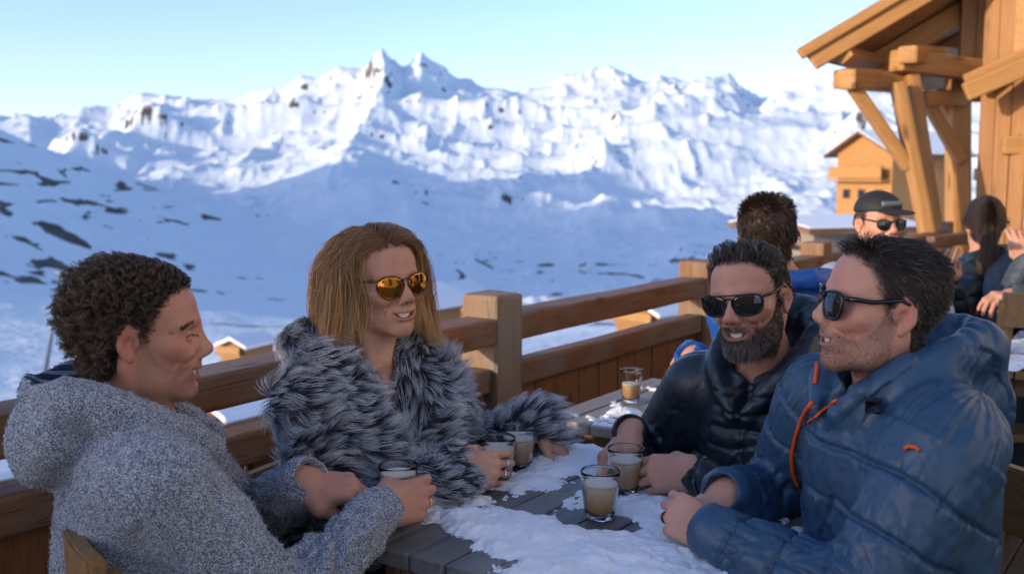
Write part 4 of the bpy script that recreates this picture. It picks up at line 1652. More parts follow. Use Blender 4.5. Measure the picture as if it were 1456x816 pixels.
    strands('hair', G, .00034, .00012, hair_mat('dark_short_hair', (.014, .010, .008), (.034, .024, .018), rnd=.5, rough=.38, grey=.08, greycol=(.2, .19, .18)), p.root)
    def bw(x):
        a = paint_head(x, None, stubble=1.0)
        return sstep(a['stubble'], .3, .9) * (x[:, 2] > -.13)
    P, Nr = p.hair_roots(4200, bw)
    G = grow(P, Nr, .0024, 3, lambda a, t_: Nr + A(0, 0, -.8), .5)
    strands('stubble', G, .00022, .00010, hair_mat('stubble', (.05, .035, .026), (.09, .065, .05), rnd=.6, grey=.3, greycol=(.30, .28, .26)), p.root)
    return p
# ------------------------------------------------------------------ the place: mountains, terrace, railing, tables, chalets
UV = A(.584, .811, 0) / np.linalg.norm([.584, .811])      # along the railing
VV = A(UV[1], -UV[0], 0)                                  # from the railing towards the terrace
UANG = math.atan2(UV[1], UV[0])

# ---- terrain
RN = np.array([20, 60, 100, 150, 300, 600, 1000, 1500, 2000, 2600, 3500, 4500, 6000, 8000, 11000, 15000], float)
TAB = [
    (-1400, [900, 640, 600, 560, 470, 330, 150, 60, 40, 80, 120, 150, 150, 150, 190, 220]),
    (-500, [900, 640, 610, 590, 520, 415, 280, 140, 95, 180, 250, 220, 180, 142, 190, 220]),
    (0, [900, 640, 610, 590, 530, 450, 350, 240, 166, 225, 300, 250, 200, 146, 190, 220]),
    (130, [900, 640, 605, 580, 530, 455, 385, 300, 226, 260, 300, 250, 195, 150, 190, 220]),
    (260, [900, 640, 600, 570, 525, 462, 402, 340, 270, 292, 300, 245, 187, 140, 190, 220]),
    (450, [900, 620, 560, 530, 500, 465, 425, 372, 330, 328, 305, 240, 180, 118, 180, 220]),
    (600, [900, 600, 520, 490, 475, 458, 435, 405, 375, 350, 305, 240, 165, 92, 180, 220]),
    (728, [900, 600, 510, 485, 470, 455, 440, 418, 392, 355, 305, 240, 172, 118, 180, 220]),
    (900, [900, 600, 510, 485, 468, 450, 435, 415, 388, 348, 300, 238, 168, 99, 180, 220]),
    (1010, [900, 600, 510, 485, 466, 448, 430, 405, 375, 335, 292, 235, 165, 95, 180, 220]),
    (1150, [900, 580, 500, 470, 450, 430, 410, 385, 355, 318, 282, 232, 168, 106, 180, 220]),
    (1456, [900, 560, 480, 450, 430, 405, 380, 350, 325, 298, 270, 228, 170, 108, 180, 220]),
    (2400, [900, 560, 480, 440, 420, 380, 350, 320, 300, 280, 260, 225, 170, 110, 180, 220]),
]
RIDGE = [(-1400, 150), (0, 146), (50, 139), (85, 152), (120, 149), (160, 150), (200, 138), (240, 127), (275, 138), (330, 136), (370, 129), (400, 126), (430, 117), (460, 116), (480, 110), (520, 105), (536, 88), (548, 80), (562, 95), (575, 98), (600, 83), (620, 90), (640, 101), (668, 106), (690, 114), (715, 114), (740, 123), (765, 118), (790, 113), (820, 106), (850, 100), (875, 98), (890, 96), (915, 101), (940, 99), (960, 102), (975, 101), (1000, 92), (1012, 91), (1030, 100), (1045, 108), (1060, 117), (1075, 122), (1095, 110), (1110, 107), (1150, 104), (1250, 100), (1456, 108), (2400, 110)]


def terrain(X, Y, noise=True):
    X = np.asarray(X, float); Y = np.asarray(Y, float)
    r = np.hypot(X, Y)
    az = np.arctan2(X, Y)
    azc = np.clip(az, -rad(56), rad(49))
    px = 728 + FPX * np.tan(azc)
    lr = np.log(np.clip(r, RN[0], RN[-1]))
    LR = np.log(RN)
    cols = [c[0] for c in TAB]
    # y at every table column for these radii, then across
    yc = np.stack([np.interp(lr, LR, c[1]) for c in TAB], 0)
    j = np.clip(np.searchsorted(cols, px) - 1, 0, len(cols) - 2)
    c0 = np.array(cols)[j]; c1 = np.array(cols)[j + 1]
    f = np.clip((px - c0) / (c1 - c0), 0, 1)
    ii = np.arange(len(px))
    yy = yc[j, ii] * (1 - f) + yc[j + 1, ii] * f
    ys = np.interp(px, [a for a, b in RIDGE], [b for a, b in RIDGE])
    base8 = np.array([c[1][13] for c in TAB])
    y8 = np.interp(px, cols, base8)
    yy = yy + (ys - y8) * np.exp(-((lr - math.log(8000)) / .20) ** 2)
    H = (250 - yy) / FPX * r * np.cos(azc) + 1.42
    # falls away behind the view; unseen hillside on the right added to bounce sunlight
    out = sstep(np.abs(az - rad(-4)), rad(58), rad(85))
    rise = sstep(az, rad(58), rad(85)) * (1 - sstep(az, rad(150), rad(178)))
    H = H * (1 - out) + ((-3 - .06 * r) * (1 - rise) + (-3 + .62 * np.clip(r - 22, 0, 1500)) * rise) * out
    # unseen mountain shoulders added left of the view to shade the valley
    dx, dy = X + 2300, Y - 1150
    H = H + 620 * np.exp(-((dx / 900) ** 2 + (dy / 800) ** 2)) * sstep(-az, rad(27), rad(42))
    dx, dy = X + 3300, Y - 2650
    H = H + 780 * np.exp(-((dx / 800) ** 2 + (dy / 900) ** 2)) * sstep(-az, rad(28), rad(40))
    if noise:
        P = np.stack([X, Y, 0 * X], 1)
        far = sstep(r, 2200, 4500)
        mid = sstep(r, 250, 1200)
        rn = ridged(P / 1500 + 3.1, 6, .52) - .95
        H = H + far * rn * 165 * (1 - .25 * np.exp(-((lr - math.log(8000)) / .10) ** 2))
        H = H + (1 - far) * mid * ((ridged(P / 420 + 7.7, 5, .5) - .95) * 20)
        H = H + far * 36 * (ridged(P / 380 + 1.3, 5, .55) - .9) + far * 9 * (ridged(P / 150 + 9.1, 3, .55) - .9) + sstep(r, 500, 1500) * (1 - .4 * far) * 9 * (ridged(P / 150 + 4.4, 3, .5) - .9)
        H = H + sstep(r, 40, 300) * 2.2 * fbm(P / 60, 3)
    return H


def build_terrain():
    a = np.concatenate([np.linspace(-180, -60, 40, endpoint=False), np.linspace(-60, -31, 100, endpoint=False), np.linspace(-31, 33, 760), np.linspace(34, 180, 50)])
    rr = np.exp(np.concatenate([np.linspace(math.log(9), math.log(900), 120, endpoint=False), np.linspace(math.log(900), math.log(11000), 400), np.linspace(math.log(11200), math.log(30000), 12)]))
    na, nr = len(a), len(rr)
    AA, RR = np.meshgrid(np.radians(a), rr, indexing='ij')
    X = (RR * np.sin(AA)).ravel(); Y = (RR * np.cos(AA)).ravel()
    Z = terrain(X, Y)
    V = np.stack([X, Y, Z], 1)
    i, j = np.meshgrid(np.arange(na - 1), np.arange(nr - 1), indexing='ij')
    k = (i * nr + j).ravel()
    Q = np.stack([k, k + nr, k + nr + 1, k + 1], 1)[:, ::-1]
    Nn = vnormals(V, Q)
    if Nn[:, 2].mean() < 0:
        Q = Q[:, ::-1]; Nn = -Nn
    r = np.hypot(X, Y)
    steep = 1 - Nn[:, 2]
    P = V / 90.0
    streak = ridged(np.stack([V[:, 0] / 160, V[:, 1] / 160, V[:, 2] / 22], 1), 4)
    nearhill = sstep(r, 250, 700) * (1 - sstep(r, 2400, 3000))
    fine = fbm(V / 70 + 3, 4, .6)
    rock = sstep(steep + .20 * (streak - .9) + .13 * fine, .27, .44) * (1 - nearhill) + nearhill * sstep(steep * 1.1 + .30 * (streak - .95) + .12 * fbm(V / 300 + 9, 2) + .20 * fine, .10, .24)
    M = Mat('mountain_snow')
    v = M.coord()
    n = M.noise(v, .02, 6, .65)
    n2 = M.noise(M.coord((1, 1, 4)), .008, 5, .6, .6)
    snow = M.mix(n, (.74, .82, .88), (.82, .86, .89))
    rk = M.mix(M.noise(v, .05, 4, .6), (.055, .05, .05), (.15, .13, .12))
    f = M.fr(M.math('ADD', M.attr('rock'), M.math('MULTIPLY', M.math('SUBTRACT', n2, .5), 1.1)), .40, .75)
    M.P(Base_Color=M.mix(f, snow, rk), Roughness=.8, Specular_IOR_Level=.2)
    M.bump(n, .6, 14.0)
    o = np_mesh('mountains', V, Q, M.m, None, attrs={'rock': rock})
    tag(o, 'snow covered mountain range and valley beyond the terrace', 'mountains', kind='structure')
    return o


def ground_hit(px, py, lo=25.0, hi=6000.0):
    u = at(px, py, 1.0) - CAM
    d = np.exp(np.linspace(math.log(lo), math.log(hi), 600))
    P = CAM + u * d[:, None]
    h = terrain(P[:, 0], P[:, 1])
    i = np.nonzero(P[:, 2] < h)[0]
    return P[i[0]] if len(i) else P[-1]


build_terrain()

# ---- wood
w_rail = wood('rail_timber', (.30, .115, .038), (.10, .037, .014), grey=(.20, .14, .10), rough=.6)
w_post = wood('post_timber', (.34, .17, .075), (.13, .06, .026), grey=(.26, .20, .15), rough=.65)
w_board = wood('fence_board', (.30, .115, .035), (.13, .045, .016), rough=.6)
w_grey = wood('weathered_plank', (.17, .155, .145), (.07, .062, .06), grey=(.23, .22, .215), rough=.55, knots=False)
w_under = wood('table_frame', (.20, .11, .05), (.08, .045, .02))
w_chair = wood('chair_wood', (.36, .20, .075), (.17, .085, .03), scale=1.5, rough=.45)
w_gold = wood('chalet_larch', (.54, .28, .09), (.32, .14, .04), scale=.5, rough=.6, cracks=.15)
w_gold2 = wood('chalet_boards', (.46, .23, .078), (.26, .115, .036), scale=.5, rough=.65, cracks=.1)
w_deck = wood('deck_boards', (.16, .12, .09), (.07, .05, .04), rough=.7)
win_glass = Mat('dark_window').P(Base_Color=(.02, .03, .045), Roughness=.12, IOR=1.25).m


def snow_mat(name, sc=1.0):
    M = Mat(name)
    v = M.coord()
    n = M.noise(v, 60 * sc, 5, .65)
    n2 = M.noise(v, 400 * sc, 3, .6)
    M.P(Base_Color=(.86, .88, .91), Roughness=.6, Subsurface_Weight=.25, Subsurface_Radius=(.6, .8, 1.0), Subsurface_Scale=.012, Specular_IOR_Level=.3)
    b = M.bump(n, .5, .006)
    M.bump(n2, .35, .0012, b)
    return M.m


snow_m = snow_mat('trodden_snow')
roof_snow = snow_mat('roof_snow', .02)

# ---- terrace floor
P0 = A(-.066, 3.405, 0)                                    # the near railing post


def on_rail(s, v=0.0, z=0.0):
    return P0 + UV * s + VV * v + A(0, 0, z)


mb = MB()
for k in range(64):
    v0 = .02 + k * .145
    mb.box(on_rail(1.5, v0 + .068, -.02), (16, .138, .04), np.stack([UV, -VV, A(0, 0, 1)], 1), .004)
dk = rebase(mb.build('terrace_floor', wood('deck_boards_long', (.16, .12, .09), (.07, .05, .04), axis='X', rotz=UANG, rough=.7)))
tag(dk, 'wooden terrace floor under the tables', 'floor', kind='structure')


# ---- railing
def railing():
    rt = thing('railing', 'weathered timber railing with square posts along the terrace edge', 'railing', P0)
    for s in (-3.70, -1.85, 0, 1.65, 3.30, 4.95, 6.6):
        timber('post', on_rail(s, 0, -.3), on_rail(s, 0, 1.02), .15, .15, w_post, rt, up=VV, bev=.016, jit=.003)
    for s, s2 in ((-3.70, -1.85), (-1.85, 0), (0, 1.65), (1.65, 3.30), (3.30, 4.95), (4.95, 6.6)):
        a, b = s + .073, s2 - .073
        timber('top_rail', on_rail(a, .006, .897), on_rail(b, .006, .897), .125, .092, w_rail, rt, bev=.010, jit=.003, wav=.0025)
        timber('lower_rail', on_rail(a, .010, .728), on_rail(b, .010, .728), .085, .085, w_rail, rt, bev=.010, jit=.003, wav=.0025)
        mb = MB()
        n = 10
        wd = (b - a) / n
        for i in range(n):
            c = a + wd * (i + .5)
            mb.box(on_rail(c, .012 + random.uniform(-.002, .002), .325), (.026, .72, wd - .020), np.stack([VV, A(0, 0, 1), UV], 1), .003)
        R = np.stack([VV, A(0, 0, 1), UV], 1)
        o = mb.build('board_panel', wood_z, rt)
        timber('bottom_rail', on_rail(a, .05, .03), on_rail(b, .05, .03), .05, .06, w_rail, rt, bev=.006)
    return rt


wood_z = wood('fence_board_upright', (.30, .115, .035), (.13, .045, .016), axis='Z', rough=.6)
railing()


# ---- tables
def table(name, label, corner, lu, lv, n, z=.755, th=.030, leg_in=.10, group=None, mat=None, gap=.006):
    """corner: the near rail-side corner; planks run along UV"""
    rt = thing(name, label, 'table', A(*corner[:2], 0), group)
    c0 = A(corner[0], corner[1], 0)
    mb = MB()
    pw = lv / n
    for i in range(n):
        c = c0 + UV * (lu / 2 + random.uniform(-.004, .004)) + VV * (pw * (i + .5)) + A(0, 0, z - th / 2 + random.uniform(-.0012, .0012))
        mb.box(c, (lu, pw - gap, th), np.stack([UV, -VV, A(0, 0, 1)], 1), .0035, .0012)
    mb.build('tabletop', mat or w_greyx, rt)
    for v in (.07, lv - .07):
        timber('apron', c0 + UV * .05 + VV * v + A(0, 0, z - th - .037), c0 + UV * (lu - .05) + VV * v + A(0, 0, z - th - .037), .032, .07, w_under, rt)
    for u in (.08, lu - .08):
        timber('apron', c0 + UV * u + VV * .10 + A(0, 0, z - th - .037), c0 + UV * u + VV * (lv - .10) + A(0, 0, z - th - .037), .032, .068, w_under, rt)
    for u in (leg_in, lu - leg_in):
        for v in (leg_in, lv - leg_in):
            timber('leg', c0 + UV * u + VV * v, c0 + UV * u + VV * v + A(0, 0, z - th - .002), .065, .065, w_under, rt)
    return rt


w_greyx = wood('weathered_plank_top', (.165, .155, .15), (.065, .060, .06), axis='X', rotz=UANG, grey=(.23, .225, .22), rough=.5, knots=False)
w_tan = wood('tan_plank_top', (.30, .24, .19), (.17, .13, .10), axis='X', rotz=UANG, grey=(.34, .30, .27), rough=.5, knots=False)
TC = UV * 1.27 + VV * -1.30
table('cafe_table', 'grey weathered plank table with snow between the four guests', TC, .80, .80, 10)
t2 = at_z(768, 592, .755)
table('cafe_table', 'smaller plank table by the railing with one glass on it', t2, .66, .72, 9, mat=w_tan)
t3 = at_z(1392, 522, .755)
table('cafe_table', 'snow topped timber table behind the man in blue', t3 - UV * .0, .8, .9, 8, mat=w_chair, leg_in=.06)


def snow_patch(name, label, c0, lu, lv, z, cover, hmax=.016, step=.004, seed=0.0, base_z=.002):
    """snow lying on a table: a closed skin whose edge follows the cover function"""
    nu, nv = int(lu / step), int(lv / step)
    u, v = np.meshgrid(np.linspace(0, lu, nu), np.linspace(0, lv, nv), indexing='ij')
    P = A(c0[0], c0[1], z) + u.ravel()[:, None] * UV + v.ravel()[:, None] * VV
    e = np.minimum(np.minimum(u, lu - u), np.minimum(v, lv - v)).ravel()
    f = cover(P) + .62 * fbm(np.stack([u.ravel() * 12, v.ravel() * 12, 0 * e + seed], 1), 6, .62) - .6 * (1 - sstep(e, 0, .02))
    h = hmax * (1 - np.exp(-np.clip(f, 0, None) * 1.7)) * (1 + .16 * vnoise(np.stack([u.ravel() * 150, v.ravel() * 150, 0 * e], 1)) + .45 * fbm(np.stack([u.ravel() * 26, v.ravel() * 26, 0 * e + 9 + seed], 1), 3))
    foot = -.22 * vnoise(np.stack([u.ravel() * 60, v.ravel() * 60, 0 * e], 1))
    V = P + A(0, 0, 1) * (np.where(f > 0, h, -.004) + base_z)[:, None]
    keep = f > -.05
    i, j = np.meshgrid(np.arange(nu - 1), np.arange(nv - 1), indexing='ij')
    k = (i * nv + j).ravel()
    Q = np.stack([k, k + nv, k + nv + 1, k + 1], 1)[:, ::-1]
    Q = Q[keep[Q].any(1)]
    ix = np.unique(Q)
    mp = np.full(len(V), -1); mp[ix] = np.arange(len(ix))
    o = np_mesh(name, V[ix], mp[Q], snow_m)
    me = o.data
    rebase(o)
    tag(o, label, 'snow', kind='stuff')
    return o


def blobs(lst, z, base=-.08):
    C = [(at_z(x, y, z)[:2], r, a) for x, y, r, a in lst]
    def f(P):
        s = np.full(len(P), base)
        for c, r, a in C:
            s = s + a * np.exp(-((P[:, 0] - c[0]) ** 2 + (P[:, 1] - c[1]) ** 2) / (r * r))
        return s
    return f


snow_patch('snow', 'patchy wind packed snow lying on the weathered plank table', TC, .80, .80, .755,
           blobs([(760, 770, .10, 1.0), (880, 800, .13, 1.2), (690, 745, .07, .8), (960, 770, .12, 1.1), (800, 660, .10, .9), (760, 690, .06, .6), (640, 735, .04, .8), (930, 720, .07, .8), (660, 712, .05, .5), (1000, 740, .1, .8), (820, 640, .08, .8), (620, 700, .04, .5),
                  (848, 742, .055, -1.9), (905, 752, .035, -.9), (700, 702, .030, -.8), (560, 790, .10, -1.2), (660, 790, .055, -1.0), (735, 796, .025, -.6), (520, 770, .06, -1)], .755), hmax=.013)
snow_patch('snow', 'small heap of snow beside the lone glass on the far table', t2, .66, .72, .755,
           blobs([(890, 586, .06, 1.3), (908, 578, .04, .8)], .755, -.62), seed=4.0)
snow_patch('snow', 'snow covering the table behind the man in blue', t3, .8, .9, .755, lambda P: np.full(len(P), .5), hmax=.03, step=.012, seed=8.0)


# ---- coffee glasses
GL = Mat('clear_glass').P(Base_Color=(.97, .985, .98), Transmission_Weight=1.0, Roughness=.0, IOR=1.46).m


def coffee_mat():
    M = Mat('milky_coffee')
    v = M.coord()
    z = M.node('SeparateXYZ', ins={'Vector': v}).outputs[2]
    n = M.noise(v, 40, 4)
    zz = M.math('ADD', z, M.math('MULTIPLY', n, .008))
    c = M.ramp(M.fr(zz, 0, .08), [(.0, (.46, .21, .075)), (.45, (.56, .29, .12)), (.75, (.66, .40, .20)), (.92, (.76, .54, .34))])
    M.P(Base_Color=c, Roughness=.35)
    return M.m


coffee_m = coffee_mat()
foam_m = Mat('milk_foam').P(Base_Color=(.78, .68, .56), Roughness=.7).m


def tumbler(label, p, rim=.0395, h=.095, fill=.066, group='glasses of milky coffee'):
    p = np.asarray(p, float)
    rt = thing('coffee_glass', label, 'glass', p, group)
    k = rim / .0395
    bt = .028 * k
    mb = MB()
    R = lambda z: bt + (rim - bt) * min(1, z / h) ** .8
    zs = np.linspace(.003, h - .001, 16)
    prof = [(0, 0), (bt - .003, 0), (bt, .003)] + [(R(z), z) for z in zs[1:]] + [(rim - .0008, h)] + [(R(z) - .0022, z) for z in zs[::-1] if z > .010] + [(R(.009) - .006, .0085), (0, .0085)]
    mb.lathe(p, prof, 48)
    # ten flats pressed round the lower half
    for v in mb.bm.verts:
        d = Vector((v.co.x - p[0], v.co.y - p[1]))
        z = v.co.z - p[2]
        if d.length > bt * .85 and .002 < z < h * .62:
            a = math.atan2(d.y, d.x)
            f = math.cos(math.pi / 10) / math.cos((a % (2 * math.pi / 10)) - math.pi / 10)
            s_ = 1 - (1 - f) * -1 if False else f
            w_ = 1 - sstep(z, h * .5, h * .62)
            m = 1 + (s_ - 1) * .9 * float(w_)
            v.co.x = p[0] + d.x * m * 1.012
            v.co.y = p[1] + d.y * m * 1.012
    g = mb.build('tumbler', GL, rt, True)
    if fill:
        mb = MB()
        zz = np.linspace(.0095, fill, 9)
        mb.lathe(p, [(0, .0092), (R(.0095) - .0068, .0093)] + [(R(z) - .0030, z) for z in zz[1:]] + [(0, fill)], 40)
        mb.build('coffee', coffee_m, rt, True)
        mb = MB()
        mb.lathe(p, [(0, fill + .0006), (R(fill) - .0031, fill + .0006), (R(fill + .004) - .0031, fill + .0045), (R(fill + .004) - .009, fill + .0052), (0, fill + .0046)], 40)
        mb.build('foam', foam_m, rt, True)
    return rt


def rim_at(px, py, h=.095, z=.757):
    q = at_z(px, py, z + h)
    return A(q[0], q[1], z)


tumbler('glass of milky coffee standing alone at the front on bare planks', rim_at(854, 668))
tumbler('glass of milky coffee in the hands of the bearded man', rim_at(890, 636))
tumbler('glass of milky coffee gripped by the ringed hand of the woman in fur', rim_at(708, 621))
tumbler('wider glass of milky coffee behind the one the woman holds', rim_at(737, 606), rim=.041)
q = at(566, 657, 1.92)
tumbler('glass of pale foam held by the man in the fleece', A(q[0], q[1], .757), rim=.0385, h=.11, fill=.090)
tumbler('half empty glass on the far table by the railing', rim_at(898, 526), rim=.034, h=.098, fill=.052)


# ---- chairs
def chair(label, pos, yaw, group='wooden terrace chairs', back_z=.88):
    f = A(math.cos(rad(yaw)), math.sin(rad(yaw)), 0)
    r = A(f[1], -f[0], 0)
    p = A(pos[0], pos[1], 0)
    rt = thing('wooden_chair', label, 'chair', p, group)
    up = A(0, 0, 1)
    mb = MB()
    mb.box(p + up * .44, (.42, .42, .035), np.stack([r, f, up], 1), .012)
    mb.build('seat', w_chair, rt)
    for a in (-1, 1):
        timber('leg', p + r * a * .18 + f * .17, p + r * a * .175 + f * .17 + up * .425, .04, .04, w_chair, rt)
        timber('leg', p + r * a * .185 - f * .20, p + r * a * .18 - f * .185 + up * .425, .04, .045, w_chair, rt)
        timber('back_post', p + r * a * .19 - f * .185 + up * .425, p + r * a * .20 - f * .26 + up * (back_z - .03), .036, .05, w_chair, rt)
    for z, h in ((back_z - .06, .13), (back_z - .25, .06)):
        mb = MB()
        vs = []
        n = 12
        for i in range(n + 1):
            t = -1 + 2 * i / n
            c = p + r * t * .225 - f * (.235 + (z - .6) * .12 + .035 * (1 - t * t)) + up * z
            vs.append([mb.bm.verts.new(c + f * a + up * b) for a, b in ((.014, h / 2 - .004), (.014, -h / 2), (-.014, -h / 2), (-.014, h / 2 - .004))])
        for a, b in zip(vs[:-1], vs[1:]):
            for j in range(4):
                mb.bm.faces.new((a[j], a[(j + 1) % 4], b[(j + 1) % 4], b[j]))
        mb.bm.faces.new(vs[0][::-1]); mb.bm.faces.new(vs[-1])
        bmesh.ops.bevel(mb.bm, geom=list(mb.bm.edges), offset=.004, segments=2, affect='EDGES')
        mb.build('back_rail', w_chair, rt)
    return rt


def hdg(d):
    return A(math.cos(rad(d)), math.sin(rad(d)), 0)


chair('wooden chair behind the man in the grey fleece', (-.45, 1.69), 24, back_z=.87)
chair('wooden chair under the woman in fur', (-.27, 2.15), -38, back_z=.76)
chair('wooden chair under the bearded man', (.62, 2.30), 226)
chair('wooden chair behind the man in the blue jacket', at(1345, 700, 1.70)[:2] + hdg(192)[:2] * .06, 192)
cb = at(1446, 440, 3.9)
chair('wooden chair with a solid back by the woman with the ponytail', cb[:2], 95, back_z=1.0)


# ---- chalet at the right
def chalet():
    D = 8.6
    rt = thing('timber_chalet', 'golden timber chalet with carved brackets under a deep gable roof', 'chalet', at(1400, 380, D) * A(1, 1, 0))
    Pz = lambda x, y, d=D: at(x, y, d)
    T = lambda name, a, b, w, h, up=(0, 0, 1), m=w_gold, bev=.02: timber(name, a, b, w, h, m, rt, up=up, bev=bev)
    # roof: two verge boards, soffit boards and rafters running back from them
    back = A(7.0, 9.0, 0)
    e0, e1 = Pz(1158, 92), Pz(1470, -92)
    sl = e1 - e0
    n = unit(np.cross(sl, back)); n = n if n[2] > 0 else -n
    mb = MB()
    def slab(a, b, off, th):
        q = [a + n * off, b + n * off, b + n * off + back, a + n * off + back]
        mb.poly(q, th, n)
    slab(e0 + unit(sl) * -.03, e0 + sl * 1.5, .155, .05)
    mb.build('roof', Mat('roof_sheet').P(Base_Color=(.16, .17, .19), Roughness=.45, Metallic=.4).m, rt)
    mb = MB()
    slab(e0, e0 + sl * 1.5, .06, .09)
    mb.build('soffit', w_gold2, rt)
    fwd = -unit(back) * .04
    T('bargeboard', e0 + fwd + n * .04, e0 + sl * 1.5 + fwd + n * .04, .05, .20, n)
    T('bargeboard', e0 + fwd * 2.4 + n * .12 + unit(sl) * -.03, e0 + sl * 1.5 + fwd * 2.4 + n * .12, .05, .10, n)
    for k in (.9, 2.0, 3.1, 4.5, 6.0):
        T('rafter', e0 + unit(back) * k - n * .06 + unit(sl) * .1, e0 + sl * 1.5 + unit(back) * k - n * .06, .14, .20, n)
    T('eave_beam', e0 + unit(sl) * .25 - n * .06, e0 + unit(sl) * .25 - n * .06 + back, .14, .12, n)
    # brackets
    y = A(0, 1, 0)
    T('tie_beam', Pz(1203, 113, D - .25), Pz(1330, 116, D + 1.2), .17, .17, bev=.03)
    T('cross_beam', Pz(1192, 112, D), Pz(1302, 120, D + .3), .17, .17, bev=.03)
    T('purlin', Pz(1274, 86, D), Pz(1418, 104, D + .5), .18, .19, bev=.03)
    T('purlin', Pz(1290, 78, D - .2), Pz(1372, 80, D + 1.5), .17, .15, bev=.03)
    foot = Pz(1330, 395, D - .1)
    T('post', foot, Pz(1276, 118, D), .12, .13, y, bev=.03)
    T('post', Pz(1340, 395, D + .2), Pz(1296, 104, D + .1), .11, .13, y, bev=.03)
    T('brace', Pz(1293, 240, D - .03), Pz(1212, 122, D - .1), .11, .12, y, bev=.03)
    T('brace', Pz(1367, 230, D + .5), Pz(1312, 132, D + .3), .11, .12, y, bev=.03)
    T('brace', Pz(1372, 205, D + .7), Pz(1334, 128, D + .6), .10, .11, y, bev=.03)
    T('rail_beam', Pz(1310, 140, D + .2), Pz(1372, 142, D + .6), .14, .13)
    T('corner_post', Pz(1362, 420, D + .6), Pz(1362, 90, D + .6), .18, .2, y, bev=.03)
    # wall
    a0, a1 = Pz(1366, 700, D + .75), Pz(1440, 700, D + .4)
    a0[2] = a1[2] = 0
    wd = unit(a1 - a0)
    L = np.linalg.norm(a1 - a0)
    nrm = A(wd[1], -wd[0], 0)
    mb = MB()
    k = 0
    while k * .14 < L:
        mb.box(a0 + wd * (k * .14 + .07) + A(0, 0, 1.8) + nrm * random.uniform(-.008, .008), (.134, .05, 3.6), np.stack([wd, -nrm, A(0, 0, 1)], 1), .006)
        k += 1
    mb.build('wall', wood('larch_cladding', (.44, .21, .072), (.25, .105, .035), axis='Z', scale=.5, rough=.65, cracks=.15), rt)
    b0 = a0 + wd * L
    mb = MB()
    mb.box(b0 + wd * 1.5 + A(0, 0, 2.4) - nrm * .10, (3.0, .06, 4.8), np.stack([wd, -nrm, A(0, 0, 1)], 1))
    mb.box(a0 + wd * (L / 2 + .1) + A(0, 0, 3.95) - nrm * .12, (L + .6, .06, .9), np.stack([wd, -nrm, A(0, 0, 1)], 1))
    mb.build('wall', w_gold2, rt)
    # gable wall under the roof
    g0, g1 = Pz(1362, 112, D + .62), Pz(1700, 112, D + .62)
    mb = MB()
    def under(x):
        f = (x - e0[0]) / sl[0]
        return e0[2] + sl[2] * f - .04
    k = 0
    x = g0[0]
    while x < e0[0] + sl[0] * 1.3:
        top = under(x + .07)
        if top > 2.15:
            mb.box(A(x + .07, g0[1] + random.uniform(-.008, .008), (top + 2.1) / 2), (.134, .05, top - 2.1))
        x += .14
    mb.build('gable_cladding', wood('gable_boards', (.44, .21, .072), (.25, .105, .035), axis='Z', scale=.5, rough=.65, cracks=.15), rt)
    for x0, z0, z1 in ((.0, .25, 1.25), (.0, 1.50, 2.10), (-.12, 2.45, 2.95)):
        c = b0 + wd * (x0 + .75) + A(0, 0, (z0 + z1) / 2) + nrm * (-.03 if z0 < 2.3 else .07)
        mb = MB()
        for s_ in (-1, 1):
            mb.box(c + wd * s_ * .74, (.10, .10, z1 - z0 + .16), np.stack([wd, -nrm, A(0, 0, 1)], 1), .01)
            mb.box(c + A(0, 0, s_ * (z1 - z0 + .06) / 2), (1.36, .10, .10), np.stack([wd, -nrm, A(0, 0, 1)], 1), .01)
        wf = mb.build('window', w_gold, rt)
        mb = MB()
        mb.box(c - nrm * .02, (1.40, .02, z1 - z0), np.stack([wd, -nrm, A(0, 0, 1)], 1))
        mb.build('pane', win_glass, wf)
    T('beam', Pz(1424, 207, D + .2), Pz(1560, 207, D), .14, .16)
    # balcony stringers rising to the right
    T('stringer', Pz(1372, 132, D - .1), Pz(1560, 52, D - .4), .10, .16, bev=.02)
    T('stringer', Pz(1372, 118, D + .1), Pz(1560, 36, D - .2), .10, .14, bev=.02)
    # terrace rail and small sign plate by the wall
    T('rail', Pz(1322, 345, D - .8), Pz(1400, 335, D - .4), .08, .10, m=w_rail)
    mb = MB()
    mb.box(Pz(1395, 248, D + .5) + nrm * .02, (.11, .03, .11), np.stack([wd, -nrm, A(0, 0, 1)], 1), .01)
    mb.build('wall_lamp', Mat('grey_lamp').P(Base_Color=(.25, .3, .36), Roughness=.4).m, rt)
    return rt


chalet()


